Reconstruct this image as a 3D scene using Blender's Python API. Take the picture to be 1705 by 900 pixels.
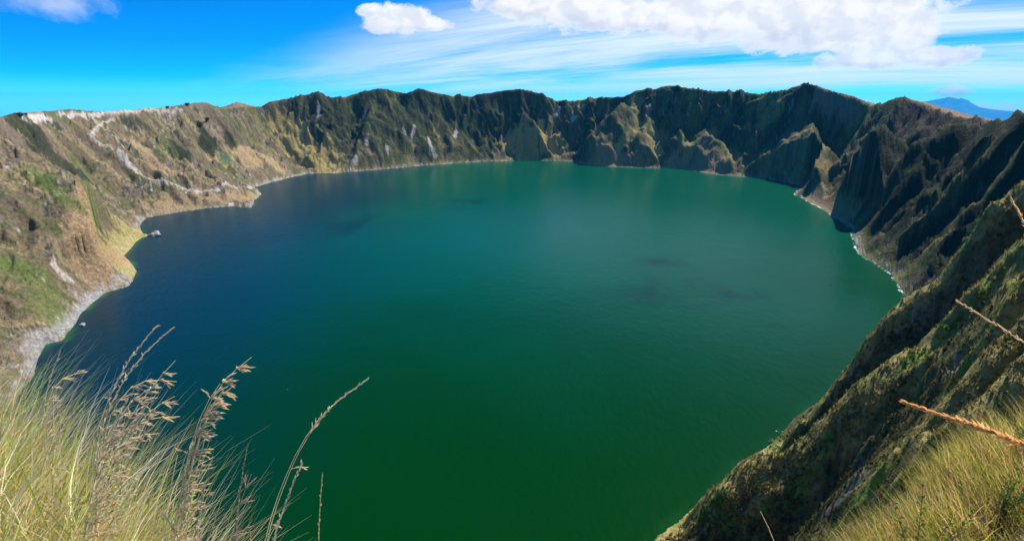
import bpy, math, random
import numpy as np
from mathutils import Vector

R = math.radians
scene = bpy.context.scene
for o in list(bpy.data.objects):
    bpy.data.objects.remove(o)
random.seed(7)
rng = np.random.default_rng(11)

# ------------------------------------------------------------------ camera
PW, PH, F = 1705.0, 900.0, 914.0          # photograph size and focal length in its pixels
HORIZON = 170.0
PITCH = math.atan((450 - HORIZON) / F)
CAMZ = 400.0
CP, SP = math.cos(PITCH), math.sin(PITCH)
cam_d = bpy.data.cameras.new('camera')
cam = bpy.data.objects.new('camera', cam_d)
scene.collection.objects.link(cam)
cam.location = (0, 0, CAMZ)
cam.rotation_euler = (R(90) - PITCH, 0, 0)
cam_d.sensor_width = 36.0
cam_d.lens = 36.0 * F / PW
cam_d.clip_start = 0.05
cam_d.clip_end = 200000
scene.camera = cam

# ------------------------------------------------------------------ light
SUN_AZ, SUN_EL = 44.0, 53.0               # degrees right of the view direction, above horizon
EXPOSURE = 0.42
sun_d = bpy.data.lights.new('sun', 'SUN')
sun_d.energy = 5.0
sun_d.angle = R(0.53)
sun_d.color = (1.0, 0.95, 0.86)
sun = bpy.data.objects.new('sun', sun_d)
scene.collection.objects.link(sun)
sdir = Vector((math.sin(R(SUN_AZ)) * math.cos(R(SUN_EL)), math.cos(R(SUN_AZ)) * math.cos(R(SUN_EL)), math.sin(R(SUN_EL))))
sun.rotation_euler = (-sdir).to_track_quat('-Z', 'Y').to_euler()
sun.location = (200, 200, 900)

vs = scene.view_settings
vs.view_transform = 'Standard'
vs.look = 'None'
vs.exposure = EXPOSURE
vs.gamma = 1.0
vs.use_curve_mapping = False
scene.cycles.max_bounces = 5
scene.cycles.diffuse_bounces = 2
scene.cycles.glossy_bounces = 2
scene.cycles.transmission_bounces = 2
scene.cycles.volume_bounces = 0
scene.cycles.transparent_max_bounces = 6


# ------------------------------------------------------------------ node helper
class NT:
    def __init__(s, tree):
        s.t = tree
        tree.nodes.clear()

    def n(s, typ, inputs=None, **props):
        nd = s.t.nodes.new(typ)
        for k, v in props.items():
            setattr(nd, k, v)
        for k, v in (inputs or {}).items():
            sock = nd.inputs[k]
            if isinstance(v, bpy.types.NodeSocket):
                s.t.links.new(v, sock)
            else:
                sock.default_value = v
        return nd

    def m(s, op, a, b=None, c=None, clamp=False):
        ins = {0: a}
        if b is not None:
            ins[1] = b
        if c is not None:
            ins[2] = c
        return s.n('ShaderNodeMath', ins, operation=op, use_clamp=clamp).outputs[0]

    def ss(s, v, lo, hi, a=0.0, b=1.0):
        return s.n('ShaderNodeMapRange', {'Value': v, 'From Min': lo, 'From Max': hi, 'To Min': a, 'To Max': b},
                   interpolation_type='SMOOTHSTEP').outputs[0]

    def mix(s, f, a, b, blend='MIX'):
        nd = s.n('ShaderNodeMix', data_type='RGBA', blend_type=blend)
        for i, v in ((0, f), (6, a), (7, b)):
            if isinstance(v, bpy.types.NodeSocket):
                s.t.links.new(v, nd.inputs[i])
            else:
                nd.inputs[i].default_value = v if i == 0 else (*v[:3], 1.0)
        return nd.outputs[2]

    def noise(s, vec, scale, detail=4, rough=0.55, dist=0.0, dims='3D', out=0):
        nd = s.n('ShaderNodeTexNoise', {'Vector': vec, 'Scale': scale, 'Detail': detail, 'Roughness': rough, 'Distortion': dist},
                 noise_dimensions=dims)
        return nd.outputs[out]

    def comb(s, x, y, z=0.0):
        return s.n('ShaderNodeCombineXYZ', {0: x, 1: y, 2: z}).outputs[0]

    def link(s, a, b):
        s.t.links.new(a, b)


# ------------------------------------------------------------------ pixels <-> world
def ray(px, py):
    dx, dn = (px - PW / 2), (py - PH / 2)
    return np.array([dx, F * CP - dn * SP, -dn * CP - F * SP]) / F      # unit camera depth


def lake_pt(px, py):
    v = ray(px, py)
    k = -CAMZ / v[2]
    return np.array([v[0] * k, v[1] * k])


def az_el(px, py):
    v = ray(px, py)
    return math.atan2(v[0], v[1]), math.atan2(v[2], math.hypot(v[0], v[1]))


# ------------------------------------------------------------------ world: sky with clouds
world = bpy.data.worlds.new('World')
scene.world = world
world.use_nodes = True
W = NT(world.node_tree)
gen = W.n('ShaderNodeTexCoord').outputs['Generated']
nrm = W.n('ShaderNodeVectorMath', {0: gen}, operation='NORMALIZE').outputs[0]
sep = W.n('ShaderNodeSeparateXYZ', {0: nrm})
X, Y, Z = sep.outputs
AZ = W.m('ARCTAN2', X, Y)
EL = W.m('ARCSINE', Z)
# the air at 3900 m is thin: the sky turns deep blue a few degrees above the horizon
zup = W.m('MULTIPLY', W.m('MAXIMUM', Z, 0.002), 2.6)
svec = W.n('ShaderNodeVectorMath', {0: W.comb(X, Y, zup)}, operation='NORMALIZE').outputs[0]
sky = W.n('ShaderNodeTexSky', sky_type='NISHITA', sun_disc=False, sun_elevation=R(SUN_EL), sun_rotation=R(SUN_AZ),
          altitude=3900.0, air_density=1.0, dust_density=0.6, ozone_density=2.0)
W.link(svec, sky.inputs['Vector'])
hs = W.n('ShaderNodeHueSaturation', {'Hue': 0.485, 'Saturation': 1.75, 'Value': 1.0, 'Color': sky.outputs[0]})
SKY = W.mix(1.0, hs.outputs[0], (0.42, 1.42, 1.95), 'MULTIPLY')

# cirrus: long streaks parallel in the sky plane, running towards the horizon on the left
den = W.m('ADD', W.m('MAXIMUM', Z, 0.0), 0.10)
PX_, PY_ = W.m('DIVIDE', X, den), W.m('DIVIDE', Y, den)
ca, sa = math.cos(R(-58)), math.sin(R(-58))
U = W.m('ADD', W.m('MULTIPLY', PX_, sa), W.m('MULTIPLY', PY_, ca))       # along
V = W.m('SUBTRACT', W.m('MULTIPLY', PX_, ca), W.m('MULTIPLY', PY_, sa))   # across
cir1 = W.noise(W.comb(W.m('MULTIPLY', U, 0.20), W.m('MULTIPLY', V, 0.62), 3.3), 1.0, 6, 0.60, 0.7)
cir2 = W.noise(W.comb(W.m('MULTIPLY', U, 0.8), W.m('MULTIPLY', V, 7.0), 1.7), 1.0, 5, 0.6, 0.3)
cirr = W.m('ADD', W.m('MULTIPLY', cir1, 0.86), W.m('MULTIPLY', cir2, 0.14))
# no cirrus in the clear quarter on the left: their edge rises from the left rim to the upper middle
edge = W.m('SUBTRACT', AZ, W.m('ADD', W.m('MULTIPLY', EL, 1.9), -0.50))
cmask = W.ss(W.m('ADD', edge, W.m('MULTIPLY', cir1, 0.22)), 0.05, 0.42)
cirrus = W.m('MULTIPLY', W.ss(cirr, 0.32, 0.62), cmask)
cirrus = W.m('MULTIPLY', W.m('MULTIPLY', cirrus, W.ss(EL, -0.01, 0.035)), W.ss(EL, 0.55, 0.20, 0.12, 1.0))
col = W.mix(W.m('MULTIPLY', cirrus, 0.92), SKY, (7.2, 7.9, 8.0))


def cumulus(base, ellipses, nscale, ragged, lit=(7.9, 7.9, 7.9), shade=(5.5, 5.9, 6.7), seed=0.0, opacity=1.0, k=12.0):
    best = low = None
    for (px, py, rx, ry) in ellipses:
        a, e = az_el(px, py)
        ra, re = rx / F * 0.93, ry / F * 0.95
        da = W.m('DIVIDE', W.m('SUBTRACT', AZ, a), ra)
        de = W.m('DIVIDE', W.m('SUBTRACT', EL, e), re)
        d2 = W.m('ADD', W.m('MULTIPLY', da, da), W.m('MULTIPLY', de, de))
        f = W.m('SUBTRACT', 1.0, W.m('SQRT', d2))
        best = f if best is None else W.m('SMOOTH_MAX', best, f, 0.3)
        lw = W.m('ADD', f, W.m('MULTIPLY', de, 0.75))            # high above a cloud's middle, low at its base
        low = lw if low is None else W.m('SMOOTH_MAX', low, lw, 0.3)
    P = W.comb(AZ, W.m('MULTIPLY', EL, 1.35), seed)
    n = W.noise(P, nscale, 7, 0.64, 0.2)
    n1 = W.noise(P, nscale * 1.1, 5, 0.55, 0.2)
    dens = W.m('ADD', best, W.m('MULTIPLY', W.m('SUBTRACT', n, 0.52), ragged))
    dpos = W.m('MAXIMUM', dens, 0.0)
    alpha = W.m('SUBTRACT', 1.0, W.m('EXPONENT', W.m('MULTIPLY', W.m('MULTIPLY', dpos, dpos), -k * 3.0)))
    # lit from the right and above: compare the billows with themselves a little lower left
    P2 = W.comb(W.m('SUBTRACT', AZ, 0.016), W.m('SUBTRACT', W.m('MULTIPLY', EL, 1.35), 0.018), seed)
    n2 = W.noise(P2, nscale * 1.1, 5, 0.55, 0.2)
    rel = W.ss(W.m('SUBTRACT', n2, n1), -0.12, 0.14)
    under = W.ss(W.m('ADD', low, W.m('MULTIPLY', W.m('SUBTRACT', n1, 0.5), 0.8)), 0.75, 0.05)
    sh = W.m('MULTIPLY', W.m('ADD', W.m('MULTIPLY', rel, 0.60), W.m('MULTIPLY', under, 0.50)), W.ss(dens, 0.0, 0.35), clamp=True)
    ccol = W.mix(sh, lit, shade)
    return W.mix(W.m('MULTIPLY', alpha, opacity), base, ccol)


col = cumulus(col, [(85, 2, 70, 30)], 26, 1.6, seed=5.1, opacity=0.45, k=1.2)
col = cumulus(col, [(660, 32, 62, 26), (705, 42, 55, 12), (618, 18, 26, 12)], 24, 1.35, seed=1.2)
col = cumulus(col, [(880, 8, 95, 26), (965, 12, 130, 40), (1075, 30, 120, 26), (1200, 36, 130, 34), (1310, 26, 110, 60),
                    (1420, 40, 110, 52), (1490, 62, 62, 44), (1560, 92, 52, 16), (1450, 98, 70, 18), (1370, 12, 160, 40), (1290, -20, 260, 40),
                    (1530, 20, -1, 1)][:11], 20, 1.5, seed=2.6)
col = cumulus(col, [(1370, 100, 18, 14)], 30, 1.4, seed=3.9, opacity=0.6)
col = cumulus(col, [(1582, 152, 26, 9)], 40, 1.1, seed=4.4, opacity=0.85)
# a low bank of cloud along the right horizon and on round to the right
bank = W.m('ADD', EL, W.m('MULTIPLY', W.m('SUBTRACT', W.noise(W.comb(W.m('MULTIPLY', AZ, 1.0), W.m('MULTIPLY', EL, 2.2), 8.0), 34, 6, 0.6), 0.5), 0.035))
bmask = W.m('MULTIPLY', W.ss(bank, 0.006, -0.006), W.ss(AZ, 0.60, 0.68))
col = W.mix(W.m('MULTIPLY', bmask, 0.9), col, (8.6, 9.0, 9.6))
bg = W.n('ShaderNodeBackground', {'Color': col, 'Strength': 0.10})
world.cycles.sampling_method = 'MANUAL'
world.cycles.sample_map_resolution = 512
wo = W.n('ShaderNodeOutputWorld')
W.link(bg.outputs[0], wo.inputs['Surface'])


# ------------------------------------------------------------------ numpy noise
_perm = np.random.default_rng(3).permutation(4096)
_ga = np.random.default_rng(4).uniform(0, 2 * np.pi, 4096)
_gx, _gy = np.cos(_ga), np.sin(_ga)


def perlin(x, y, seed=0):
    x = np.asarray(x, float); y = np.asarray(y, float)
    xi = np.floor(x).astype(np.int64); yi = np.floor(y).astype(np.int64)
    fx, fy = x - xi, y - yi
    u = fx * fx * fx * (fx * (fx * 6 - 15) + 10)
    v = fy * fy * fy * (fy * (fy * 6 - 15) + 10)

    def g(ix, iy, dx, dy):
        h = _perm[(ix + _perm[(iy + seed * 57) & 4095]) & 4095]
        return _gx[h] * dx + _gy[h] * dy
    a = g(xi, yi, fx, fy); b = g(xi + 1, yi, fx - 1, fy)
    c = g(xi, yi + 1, fx, fy - 1); d = g(xi + 1, yi + 1, fx - 1, fy - 1)
    return 1.5 * ((a + u * (b - a)) * (1 - v) + (c + u * (d - c)) * v)


def fbm(x, y, octs=5, gain=0.5, lac=2.03, seed=0):
    s, a, f = 0.0, 1.0, 1.0
    for i in range(octs):
        s = s + a * perlin(x * f + 17.3 * i, y * f - 9.1 * i, seed + i)
        a *= gain; f *= lac
    return s


def ridged(x, y, octs=4, gain=0.5, lac=2.1, seed=0):
    s, a, f, w = 0.0, 1.0, 1.0, 1.0
    for i in range(octs):
        n = 1 - np.abs(perlin(x * f + 31.7 * i, y * f + 5.9 * i, seed + i))
        n = n * n * w
        s = s + a * n
        w = np.clip(n * 1.6, 0, 1)
        a *= gain; f *= lac
    return s / 1.6


def sstep(v, a, b):
    t = np.clip((v - a) / (b - a), 0, 1)
    return t * t * (3 - 2 * t)


# ------------------------------------------------------------------ the crater: shore and rim
shore_px = [(60, 625), (66, 600), (80, 572), (112, 566), (114, 556), (135, 522), (172, 487), (218, 474), (233, 450), (210, 425), (228, 402),
            (241, 394), (256, 392.5), (257, 391), (240, 388.5), (236, 374), (246, 362), (300, 353), (345, 347), (385, 344), (418, 346), (433, 322), (424, 312), (470, 299), (512, 289),
            (560, 288), (640, 282), (700, 276), (770, 271), (830, 268.5), (897, 267), (948, 268.5), (985, 276), (1065, 279), (1140, 281),
            (1180, 289), (1250, 295), (1300, 302), (1336, 310), (1322, 324), (1365, 345), (1400, 370), (1418, 384), (1424, 408), (1446, 432),
            (1482, 456), (1502, 490)]
shore = [lake_pt(*p) for p in shore_px]
shore += [np.array(p, float) for p in [(800, 990), (700, 880), (600, 815), (470, 715), (380, 640), (310, 572), (268, 545), (215, 497), (166, 452),
                                       (140, 432), (118, 408), (40, 392), (-120, 375), (-320, 400), (-500, 490), (-680, 640)]]
shore = np.array(shore)
LC = np.array([0.0, 2200.0])


def densify(P, closed, step):
    out = []
    n = len(P)
    for i in range(n if closed else n - 1):
        a, b = P[i], P[(i + 1) % n]
        k = max(1, int(np.linalg.norm(b[:2] - a[:2]) / step))
        for j in range(k):
            out.append(a + (b - a) * j / k)
    if not closed:
        out.append(P[-1])
    return np.array(out)


# a little natural irregularity along the shoreline
sh = densify(shore, True, 45.0)
cum = np.arange(len(sh)) * 45.0
tang = np.roll(sh, -1, 0) - np.roll(sh, 1, 0)
tang /= np.linalg.norm(tang, axis=1)[:, None] + 1e-9
nor = np.stack([-tang[:, 1], tang[:, 0]], 1)
shore = sh + nor * (perlin(cum / 130.0, cum * 0 + 3.7, 5) * 11)[:, None]


def poly_sd(x, y, P):
    """signed distance to a closed polygon, positive outside"""
    d2 = np.full(x.shape, 1e18)
    inside = np.zeros(x.shape, bool)
    n = len(P)
    for i in range(n):
        ax, ay = P[i]; bx, by = P[(i + 1) % n]
        ex, ey = bx - ax, by - ay
        wx, wy = x - ax, y - ay
        t = np.clip((wx * ex + wy * ey) / (ex * ex + ey * ey + 1e-9), 0, 1)
        px, py = wx - ex * t, wy - ey * t
        np.minimum(d2, px * px + py * py, out=d2)
        if by != ay:
            c = ((ay > y) != (by > y)) & (x < (bx - ax) * (y - ay) / (by - ay) + ax)
            inside ^= c
    d = np.sqrt(d2)
    return np.where(inside, -d, d)


def line_dist(x, y, P):
    """distance to an open polyline of (x, y, z): distance, signed side, z at nearest point, fraction"""
    best = np.full(x.shape, 1e18); zz = np.zeros(x.shape); side = np.zeros(x.shape); fr = np.zeros(x.shape)
    n = len(P)
    for i in range(n - 1):
        ax, ay, az = P[i]; bx, by, bz = P[i + 1]
        ex, ey = bx - ax, by - ay
        wx, wy = x - ax, y - ay
        t = np.clip((wx * ex + wy * ey) / (ex * ex + ey * ey + 1e-9), 0, 1)
        px, py = wx - ex * t, wy - ey * t
        d2 = px * px + py * py
        m = d2 < best
        best = np.where(m, d2, best)
        zz = np.where(m, az + (bz - az) * t, zz)
        side = np.where(m, np.sign(ex * wy - ey * wx), side)
        fr = np.where(m, (i + t) / (n - 1), fr)
    return np.sqrt(best), side, zz, fr


# distance from the camera to the far shore along a direction
def shore_range(az):
    dx, dy = math.sin(az), math.cos(az)
    best = None
    n = len(shore)
    for i in range(n):
        a, b = shore[i], shore[(i + 1) % n]
        e = b - a
        det = dx * (-e[1]) + dy * e[0]
        if abs(det) < 1e-9:
            continue
        r = (a[0] * (-e[1]) + a[1] * e[0]) / det
        t = (dx * a[1] - dy * a[0]) / det
        if r > 0 and 0 <= t <= 1 and (best is None or r > best):
            best = r
    return best


rim_px = [  # pixel on the skyline, metres behind the far shore (or None and a range)
    (0, 196, None, 2400), (28, 188, None, 2520), (60, 187, None, 2650), (118, 181, None, 2830), (165, 185, None, 2950), (210, 183, None, 3060),
    (260, 180, None, 3230), (300, 175, None, 3370), (335, 170, None, 3490), (352, 173, None, 3540), (375, 182, None, 3600), (410, 178, None, 3690), (436, 178, None, 3760),
    (448, 170, None, 3790), (475, 164, None, 3830), (510, 157, None, 3850), (530, 152, None, 3860), (552, 162, None, 3880), (576, 161, None, 3920), (600, 153, None, 3950),
    (632, 147, None, 3990), (665, 153, None, 4050), (678, 155, None, 4040), (697, 147, None, 4070), (720, 153, None, 4110), (755, 160, None, 4170), (765, 158, None, 4190), (785, 161, None, 4220),
    (800, 157, None, 4240), (835, 151, None, 4280), (870, 148, None, 4310), (893, 153, None, 4330), (925, 167, None, 4340), (960, 167, None, 4320), (985, 163, None, 4290), (1040, 160, None, 4220), (1058, 151, None, 4180),
    (1090, 147, None, 4120), (1117, 142, None, 4060), (1150, 147, None, 3990), (1190, 152, None, 3980), (1230, 152, None, 3880), (1262, 156, None, 3790), (1290, 154, None, 3730), (1312, 149, None, 3690),
    (1338, 139, None, 3640), (1362, 144, None, 3570), (1390, 153, None, 3480), (1420, 161, None, 3360), (1450, 175, None, 3210), (1470, 172, None, 3100), (1497, 160, None, 2930), (1520, 166, None, 2770),
    (1545, 176, None, 2620), (1575, 187, None, 2450), (1600, 196, None, 2330), (1616, 198, None, 2260), (1632, 195, None, 2190), (1655, 204, None, 2040), (1680, 197, None, 1880), (1705, 189, None, 1700)]
rim = []
for (px, py, off, rr) in rim_px:
    a, e = az_el(px, py)
    r_ = rr if off is None else shore_range(a) + off
    rim.append((math.sin(a) * r_, math.cos(a) * r_, CAMZ + math.tan(e) * r_))
rim_left = [(0, -1.5, 398.2), (-40, -10, 399), (-250, -20, 402), (-560, 60, 405), (-880, 260, 398), (-1200, 620, 392), (-1440, 1150, 380)]
rim_right = [(1060, 980, 398), (1010, 700, 405), (880, 430, 408), (660, 210, 405), (420, 85, 402), (200, 30, 400), (60, 8, 399), (6, -1, 398.0), (0, -1.5, 398.5)]
RIM = np.array([tuple(map(float, p)) for p in rim_left] + rim + [tuple(map(float, p)) for p in rim_right])
RIM_CL = RIM[:-1, :2]


def plane_rib(pixels, p0, d):
    """crest pixels of a spur -> points in the vertical plane through p0 along d"""
    p0 = np.array(p0, float); d = np.array(d, float); d /= np.linalg.norm(d)
    out = []
    for (px, py) in pixels:
        v = ray(px, py)
        # k*v.xy = p0 + s*d
        A = np.array([[v[0], -d[0]], [v[1], -d[1]]])
        k, s = np.linalg.solve(A, p0)
        out.append((k * v[0], k * v[1], CAMZ + k * v[2]))
    if 20 < out[0][2] < out[-1][2]:                       # carry the crest on down to the water
        a, b = np.array(out[0]), np.array(out[1])
        g = (a - b) / np.linalg.norm((a - b)[:2])
        g[2] = min(g[2], -2.4)
        out.insert(0, tuple(a + g * (a[2] / -g[2])))
    return np.array(out)


def wall_rib(points):
    """crest given as (px, py, metres behind the shore)"""
    out = []
    for (px, py, off) in points:
        a, e = az_el(px, py)
        r_ = shore_range(a) + off
        out.append((math.sin(a) * r_, math.cos(a) * r_, CAMZ + math.tan(e) * r_))
    return np.array(out)


footB, footC = lake_pt(1290, 752), lake_pt(1128, 874)
# crest points, slope of the camera side: gentle k1 for w metres then k2; slope of the far side
RIBS = [
    (plane_rib([(1421, 376), (1440, 345), (1480, 285), (1519, 240), (1560, 212), (1614, 201)], lake_pt(1420, 376), (0.72, -0.69)), 0.5, 14, 1.25, 0.75),
    (plane_rib([(1452, 426), (1500, 398), (1545, 376), (1585, 330), (1650, 262)], lake_pt(1450, 430), (0.86, -0.51)), 0.45, 22, 1.2, 0.6),
    (plane_rib([(1496, 456), (1543, 424), (1605, 357), (1660, 300), (1700, 250)], lake_pt(1494, 462), (0.93, -0.36)), 0.4, 14, 1.4, 0.7),
    (plane_rib([(1291, 748), (1330, 700), (1371, 656), (1419, 603), (1464, 541), (1505, 498), (1557, 458), (1591, 428), (1612, 402), (1643, 350), (1705, 285), (1760, 230)],
               footB, (0.95, -0.30)), 0.22, 14, 1.6, 1.3),
    (plane_rib([(1130, 872), (1180, 822), (1264, 772), (1339, 728), (1419, 652), (1453, 628), (1505, 581), (1543, 562), (1608, 488), (1660, 438), (1705, 400), (1800, 300)],
               footC, (0.95, -0.26)), 0.22, 34, 1.9, 1.4),
    (plane_rib([(1560, 660), (1612, 590), (1650, 543), (1670, 501), (1705, 458), (1800, 370)], (140, 300), (1, 0.10)), 0.25, 6, 2.0, 1.7),
    (plane_rib([(1360, 905), (1400, 857), (1443, 800), (1467, 767), (1510, 728), (1557, 673), (1600, 631), (1643, 586), (1705, 536), (1800, 470)], (78, 160), (1, 0.13)), 0.3, 6, 2.0, 2.0),
    (plane_rib([(1480, 880), (1530, 790), (1590, 710), (1650, 650), (1705, 606), (1800, 540)], (55, 95), (1, 0.2)), 0.3, 5, 1.8, 2.4),
    # left wall: the long smooth spur in front of the shaded hollow
    (np.array([(-1420, 1230, 368.0)] + [tuple(q) for q in plane_rib([(0, 226), (40, 250), (75, 276), (120, 308), (165, 350), (210, 395)], lake_pt(222, 388), (-0.22, -1.0))]), 0.40, 60, 0.50, 0.75),
    # far wall: sunlit spurs
    (wall_rib([(897, 267, 2), (905, 240, 60), (900, 212, 120), (880, 190, 220), (868, 172, 330)]), 0.5, 20, 1.1, 1.0),
    (wall_rib([(955, 264, 20), (985, 232, 110), (1010, 204, 190), (1029, 188, 260), (1045, 170, 380)]), 0.5, 20, 0.9, 0.8),
    (wall_rib([(1062, 232, 170), (1045, 205, 210), (1029, 188, 260)]), 0.5, 20, 0.9, 0.8),
    (wall_rib([(1099, 279, 10), (1090, 255, 60), (1080, 232, 120), (1072, 212, 190), (1074, 190, 330)]), 0.5, 14, 1.0, 0.8),
    (wall_rib([(1150, 276, 25), (1148, 250, 80), (1140, 228, 150), (1131, 212, 210), (1128, 190, 340)]), 0.5, 14, 1.0, 0.8),
    (wall_rib([(1228, 285, 40), (1222, 258, 120), (1195, 235, 200), (1180, 215, 300)]), 0.5, 14, 0.9, 0.8),
    (wall_rib([(1300, 296, 60), (1280, 262, 140), (1285, 235, 220), (1270, 205, 380)]), 0.5, 14, 0.9, 0.8),
    (wall_rib([(1365, 305, 90), (1348, 250, 200), (1352, 200, 380), (1340, 142, 595)]), 0.5, 14, 0.95, 0.9),
    (wall_rib([(1395, 300, 150), (1430, 255, 300), (1470, 205, 520)]), 0.5, 14, 0.95, 0.9),
    (wall_rib([(560, 287, 5), (600, 240, 140), (625, 190, 300), (632, 148, 435)]), 0.5, 14, 0.8, 0.8),
    (wall_rib([(812, 266, 15), (780, 225, 160), (740, 190, 300), (697, 148, 438)]), 0.5, 14, 0.8, 0.9),
]
for i_ in range(3, 8):     # the near spurs run on up to the rim beyond the right of the view
    C, *rest = RIBS[i_]
    e_ = (C[-1] - C[-2])[:2]; e_ = e_ / np.linalg.norm(e_)
    tops = []
    for (d_, zt_) in ((55, 388), (140, 396), (300, 399)):
        p_ = C[-1][:2] + e_ * d_
        tops.append((p_[0], p_[1], max(zt_, C[-1][2])))
    RIBS[i_] = (np.concatenate([C, np.array(tops)]), *rest)

far_hill = az_el(396, 169)


def local_ground(x, y):
    """the ledge at the photographer's feet, the bank on the right and the drop below them"""
    zl = 398.02 + 0.04 * np.clip(-x, 0, 8)
    zr = 396.45 + 0.35 * (np.clip(x, 0, 6.5) - 3.5) - 0.10 * (np.clip(y, -6, 20) - 4)
    w = sstep(x, 0.2, 2.6)
    z = zl * (1 - w) + zr * w
    ye = np.where(x < -0.4, 1.0 + 0.53 * (np.clip(-x, 0, 9) - 0.4), 1.0)
    ye = np.where(x > 1.0, 1.0 + (np.clip(x, 1, 3.0) - 1) * 1.15, ye)
    ye = np.where(x > 3.0, 3.3 + 0.60 * (np.clip(x, 3.0, 5.2) - 3.0) - 0.25 * np.clip(x - 5.2, 0, 8), ye)
    ye = ye + 0.10 * perlin(x * 1.3, y * 0 + 2.2, 9) + 0.5 * perlin(x * 0.13, y * 0 + 5.2, 10) * sstep(np.abs(x), 3, 9)
    over = np.maximum(y - ye, 0) * 0.86
    z = z - np.where(over < 1.0, 0.75 * over * over + 0.5 * over, 1.25 + 1.75 * (over - 1.0))
    z = z + 1.15 * np.exp(-((x - 1.45) / 0.65) ** 2 - ((y - 0.25) / 0.48) ** 2)
    return z + 0.05 * fbm(x * 1.1, y * 1.1, 3, seed=20)


def height(x, y, full=False):
    shp = x.shape
    x = x.ravel(); y = y.ravel()
    r = np.hypot(x, y)
    d = poly_sd(x, y, shore)
    dr, _, zr, _ = line_dist(x, y, RIM)
    inside = poly_sd(x, y, RIM_CL) < 0
    th = np.arctan2(x - LC[0], y - LC[1])
    s = th * 1500.0
    left = sstep(-x, 250, 900) * sstep(3700 - y, 0, 700)          # the dry, smoother western wall
    near = sstep(1400 - r, 0, 900)
    t = np.where(inside, np.clip(d, 0, None) / (np.clip(d, 0, None) + dr + 1e-6), 1.0)
    pw = 1.40 - 0.22 * left + 0.75 * near * (1 - left)
    zb = zr * np.clip(t, 0, 1) ** pw
    # gullies run down the wall
    wx = s + 105 * fbm(s / 260, d / 190, 3, seed=30)
    g1 = ridged(wx / 300, d / 900 + 3.1, 3, 0.5, seed=33)
    g2 = ridged(wx / 95 + 7.0, d / 330, 3, 0.55, seed=40)
    env = np.clip(t, 0, 1) ** 0.55 * np.clip(1 - t, 0, 1) ** 0.45 * 1.6
    env = np.where(inside, env, 0)
    amp = 125 * (1 - 0.48 * left) * (1 - 0.55 * near * (1 - left))
    zb = zb + env * amp * (g1 - 0.62) + env * amp * 0.24 * (g2 - 0.6) + env * amp * 0.07 * (ridged(wx / 36 + 2.0, d / 130, 3, 0.6, seed=47) - 0.6)
    qx = x + 45 * fbm(x / 170, y / 170, 3, seed=50); qy = y + 45 * fbm(x / 170 + 9, y / 170, 3, seed=54)
    far_ = sstep(r, 500, 1200)
    zb = zb + far_ * np.clip(env, 0.12, 2) * np.where(inside, 1, 0) * (1 - 0.35 * left) * (62 * (ridged(qx / 190, qy / 190, 4, 0.58, seed=56) - 0.62) + 22 * (ridged(qx / 52, qy / 52, 3, 0.55, seed=58) - 0.6))
    # outer flank, down to the high plain
    zo = zr - 0.30 * dr - 0.0 * dr
    plain = 120 + 45 * fbm(x / 2600, y / 2600, 3, seed=60)
    zo = np.maximum(zo, plain) + sstep(dr, 30, 600) * 26 * fbm(x / 420, y / 420, 4, seed=64)
    z = np.where(inside, zb, zo)
    # hill behind the left rim
    hx, hy = math.sin(far_hill[0]) * 4700, math.cos(far_hill[0]) * 4700
    hd = np.hypot(x - hx, y - hy)
    z = np.maximum(z, CAMZ + math.tan(far_hill[1]) * 4700 - 0.30 * hd - 5 * np.sin(hd / 60))
    # spurs
    wob = 1.0 + 0.0 * x
    for (C, k1, w, k2, kf) in RIBS:
        mx = max(400.0, 1.2 * (C[:, 2].max()))
        m = (x > C[:, 0].min() - mx) & (x < C[:, 0].max() + mx) & (y > C[:, 1].min() - mx) & (y < C[:, 1].max() + mx) & (z > -50)
        if not m.any():
            continue
        xm, ym = x[m], y[m]
        scale = np.hypot(C[:, 0].mean(), C[:, 1].mean())
        wv = 0.012 * scale
        xm2 = xm + wv * fbm(xm / (wv * 6), ym / (wv * 6), 3, seed=71)
        ym2 = ym + wv * fbm(xm / (wv * 6) + 40, ym / (wv * 6), 3, seed=75)
        q, sd, zc, fr = line_dist(xm2, ym2, C)
        # which side faces the camera
        i = len(C) // 2
        e = C[i] - C[i - 1]
        camside = np.sign(e[0] * (0 - C[i][1]) - e[1] * (0 - C[i][0]))
        nearside = sd == camside
        drop = np.where(nearside, np.where(q < w, k1 * q, k1 * w + k2 * (q - w)), kf * q)
        zt = zc - drop
        zz = z[m]
        kk = 4.0 if scale < 900 else 12.0
        dd = np.clip(0.5 + 0.5 * (zt - zz) / kk, 0, 1)
        z[m] = zz * (1 - dd) + zt * dd + kk * dd * (1 - dd)
    ie = np.where(inside, 1, 0.25) * sstep(d, 8, 90) * (0.25 + 0.75 * sstep(dr, 5, 90)) * far_
    z = z + ie * (15 * (ridged(qx / 66, qy / 66, 3, 0.55, seed=59) - 0.62) + 6 * (ridged(qx / 24 + 4, qy / 24, 2, 0.55, seed=99) - 0.6))
    nr2 = sstep(r, 120, 300) * sstep(1300 - r, 0, 300) * (x > 0) * np.where(inside, 1, 0) * sstep(d, 4, 50)
    z = z + nr2 * (9 * (ridged(x / 55 + 3, y / 55, 3, 0.55, seed=140) - 0.6) + 3.5 * (ridged(x / 19, y / 19 + 5, 2, 0.55, seed=144) - 0.6))
    # lake bed and shore stay where they are
    rough = (sstep(d, 2, 60)) * (0.45 + 0.55 * sstep(r, 60, 500)) * (1 - 0.3 * left)
    z = z + rough * (9.0 * fbm(x / 60, y / 60, 3, 0.5, seed=80) * (np.where(inside, 1, 0.4)) + 2.2 * ridged(x / 17, y / 17, 3, 0.55, seed=86) + 1.0 * fbm(x / 4.5, y / 4.5, 2, seed=92) * sstep(700 - r, 0, 400))
    zs = np.clip(d, -80, 400)
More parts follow.
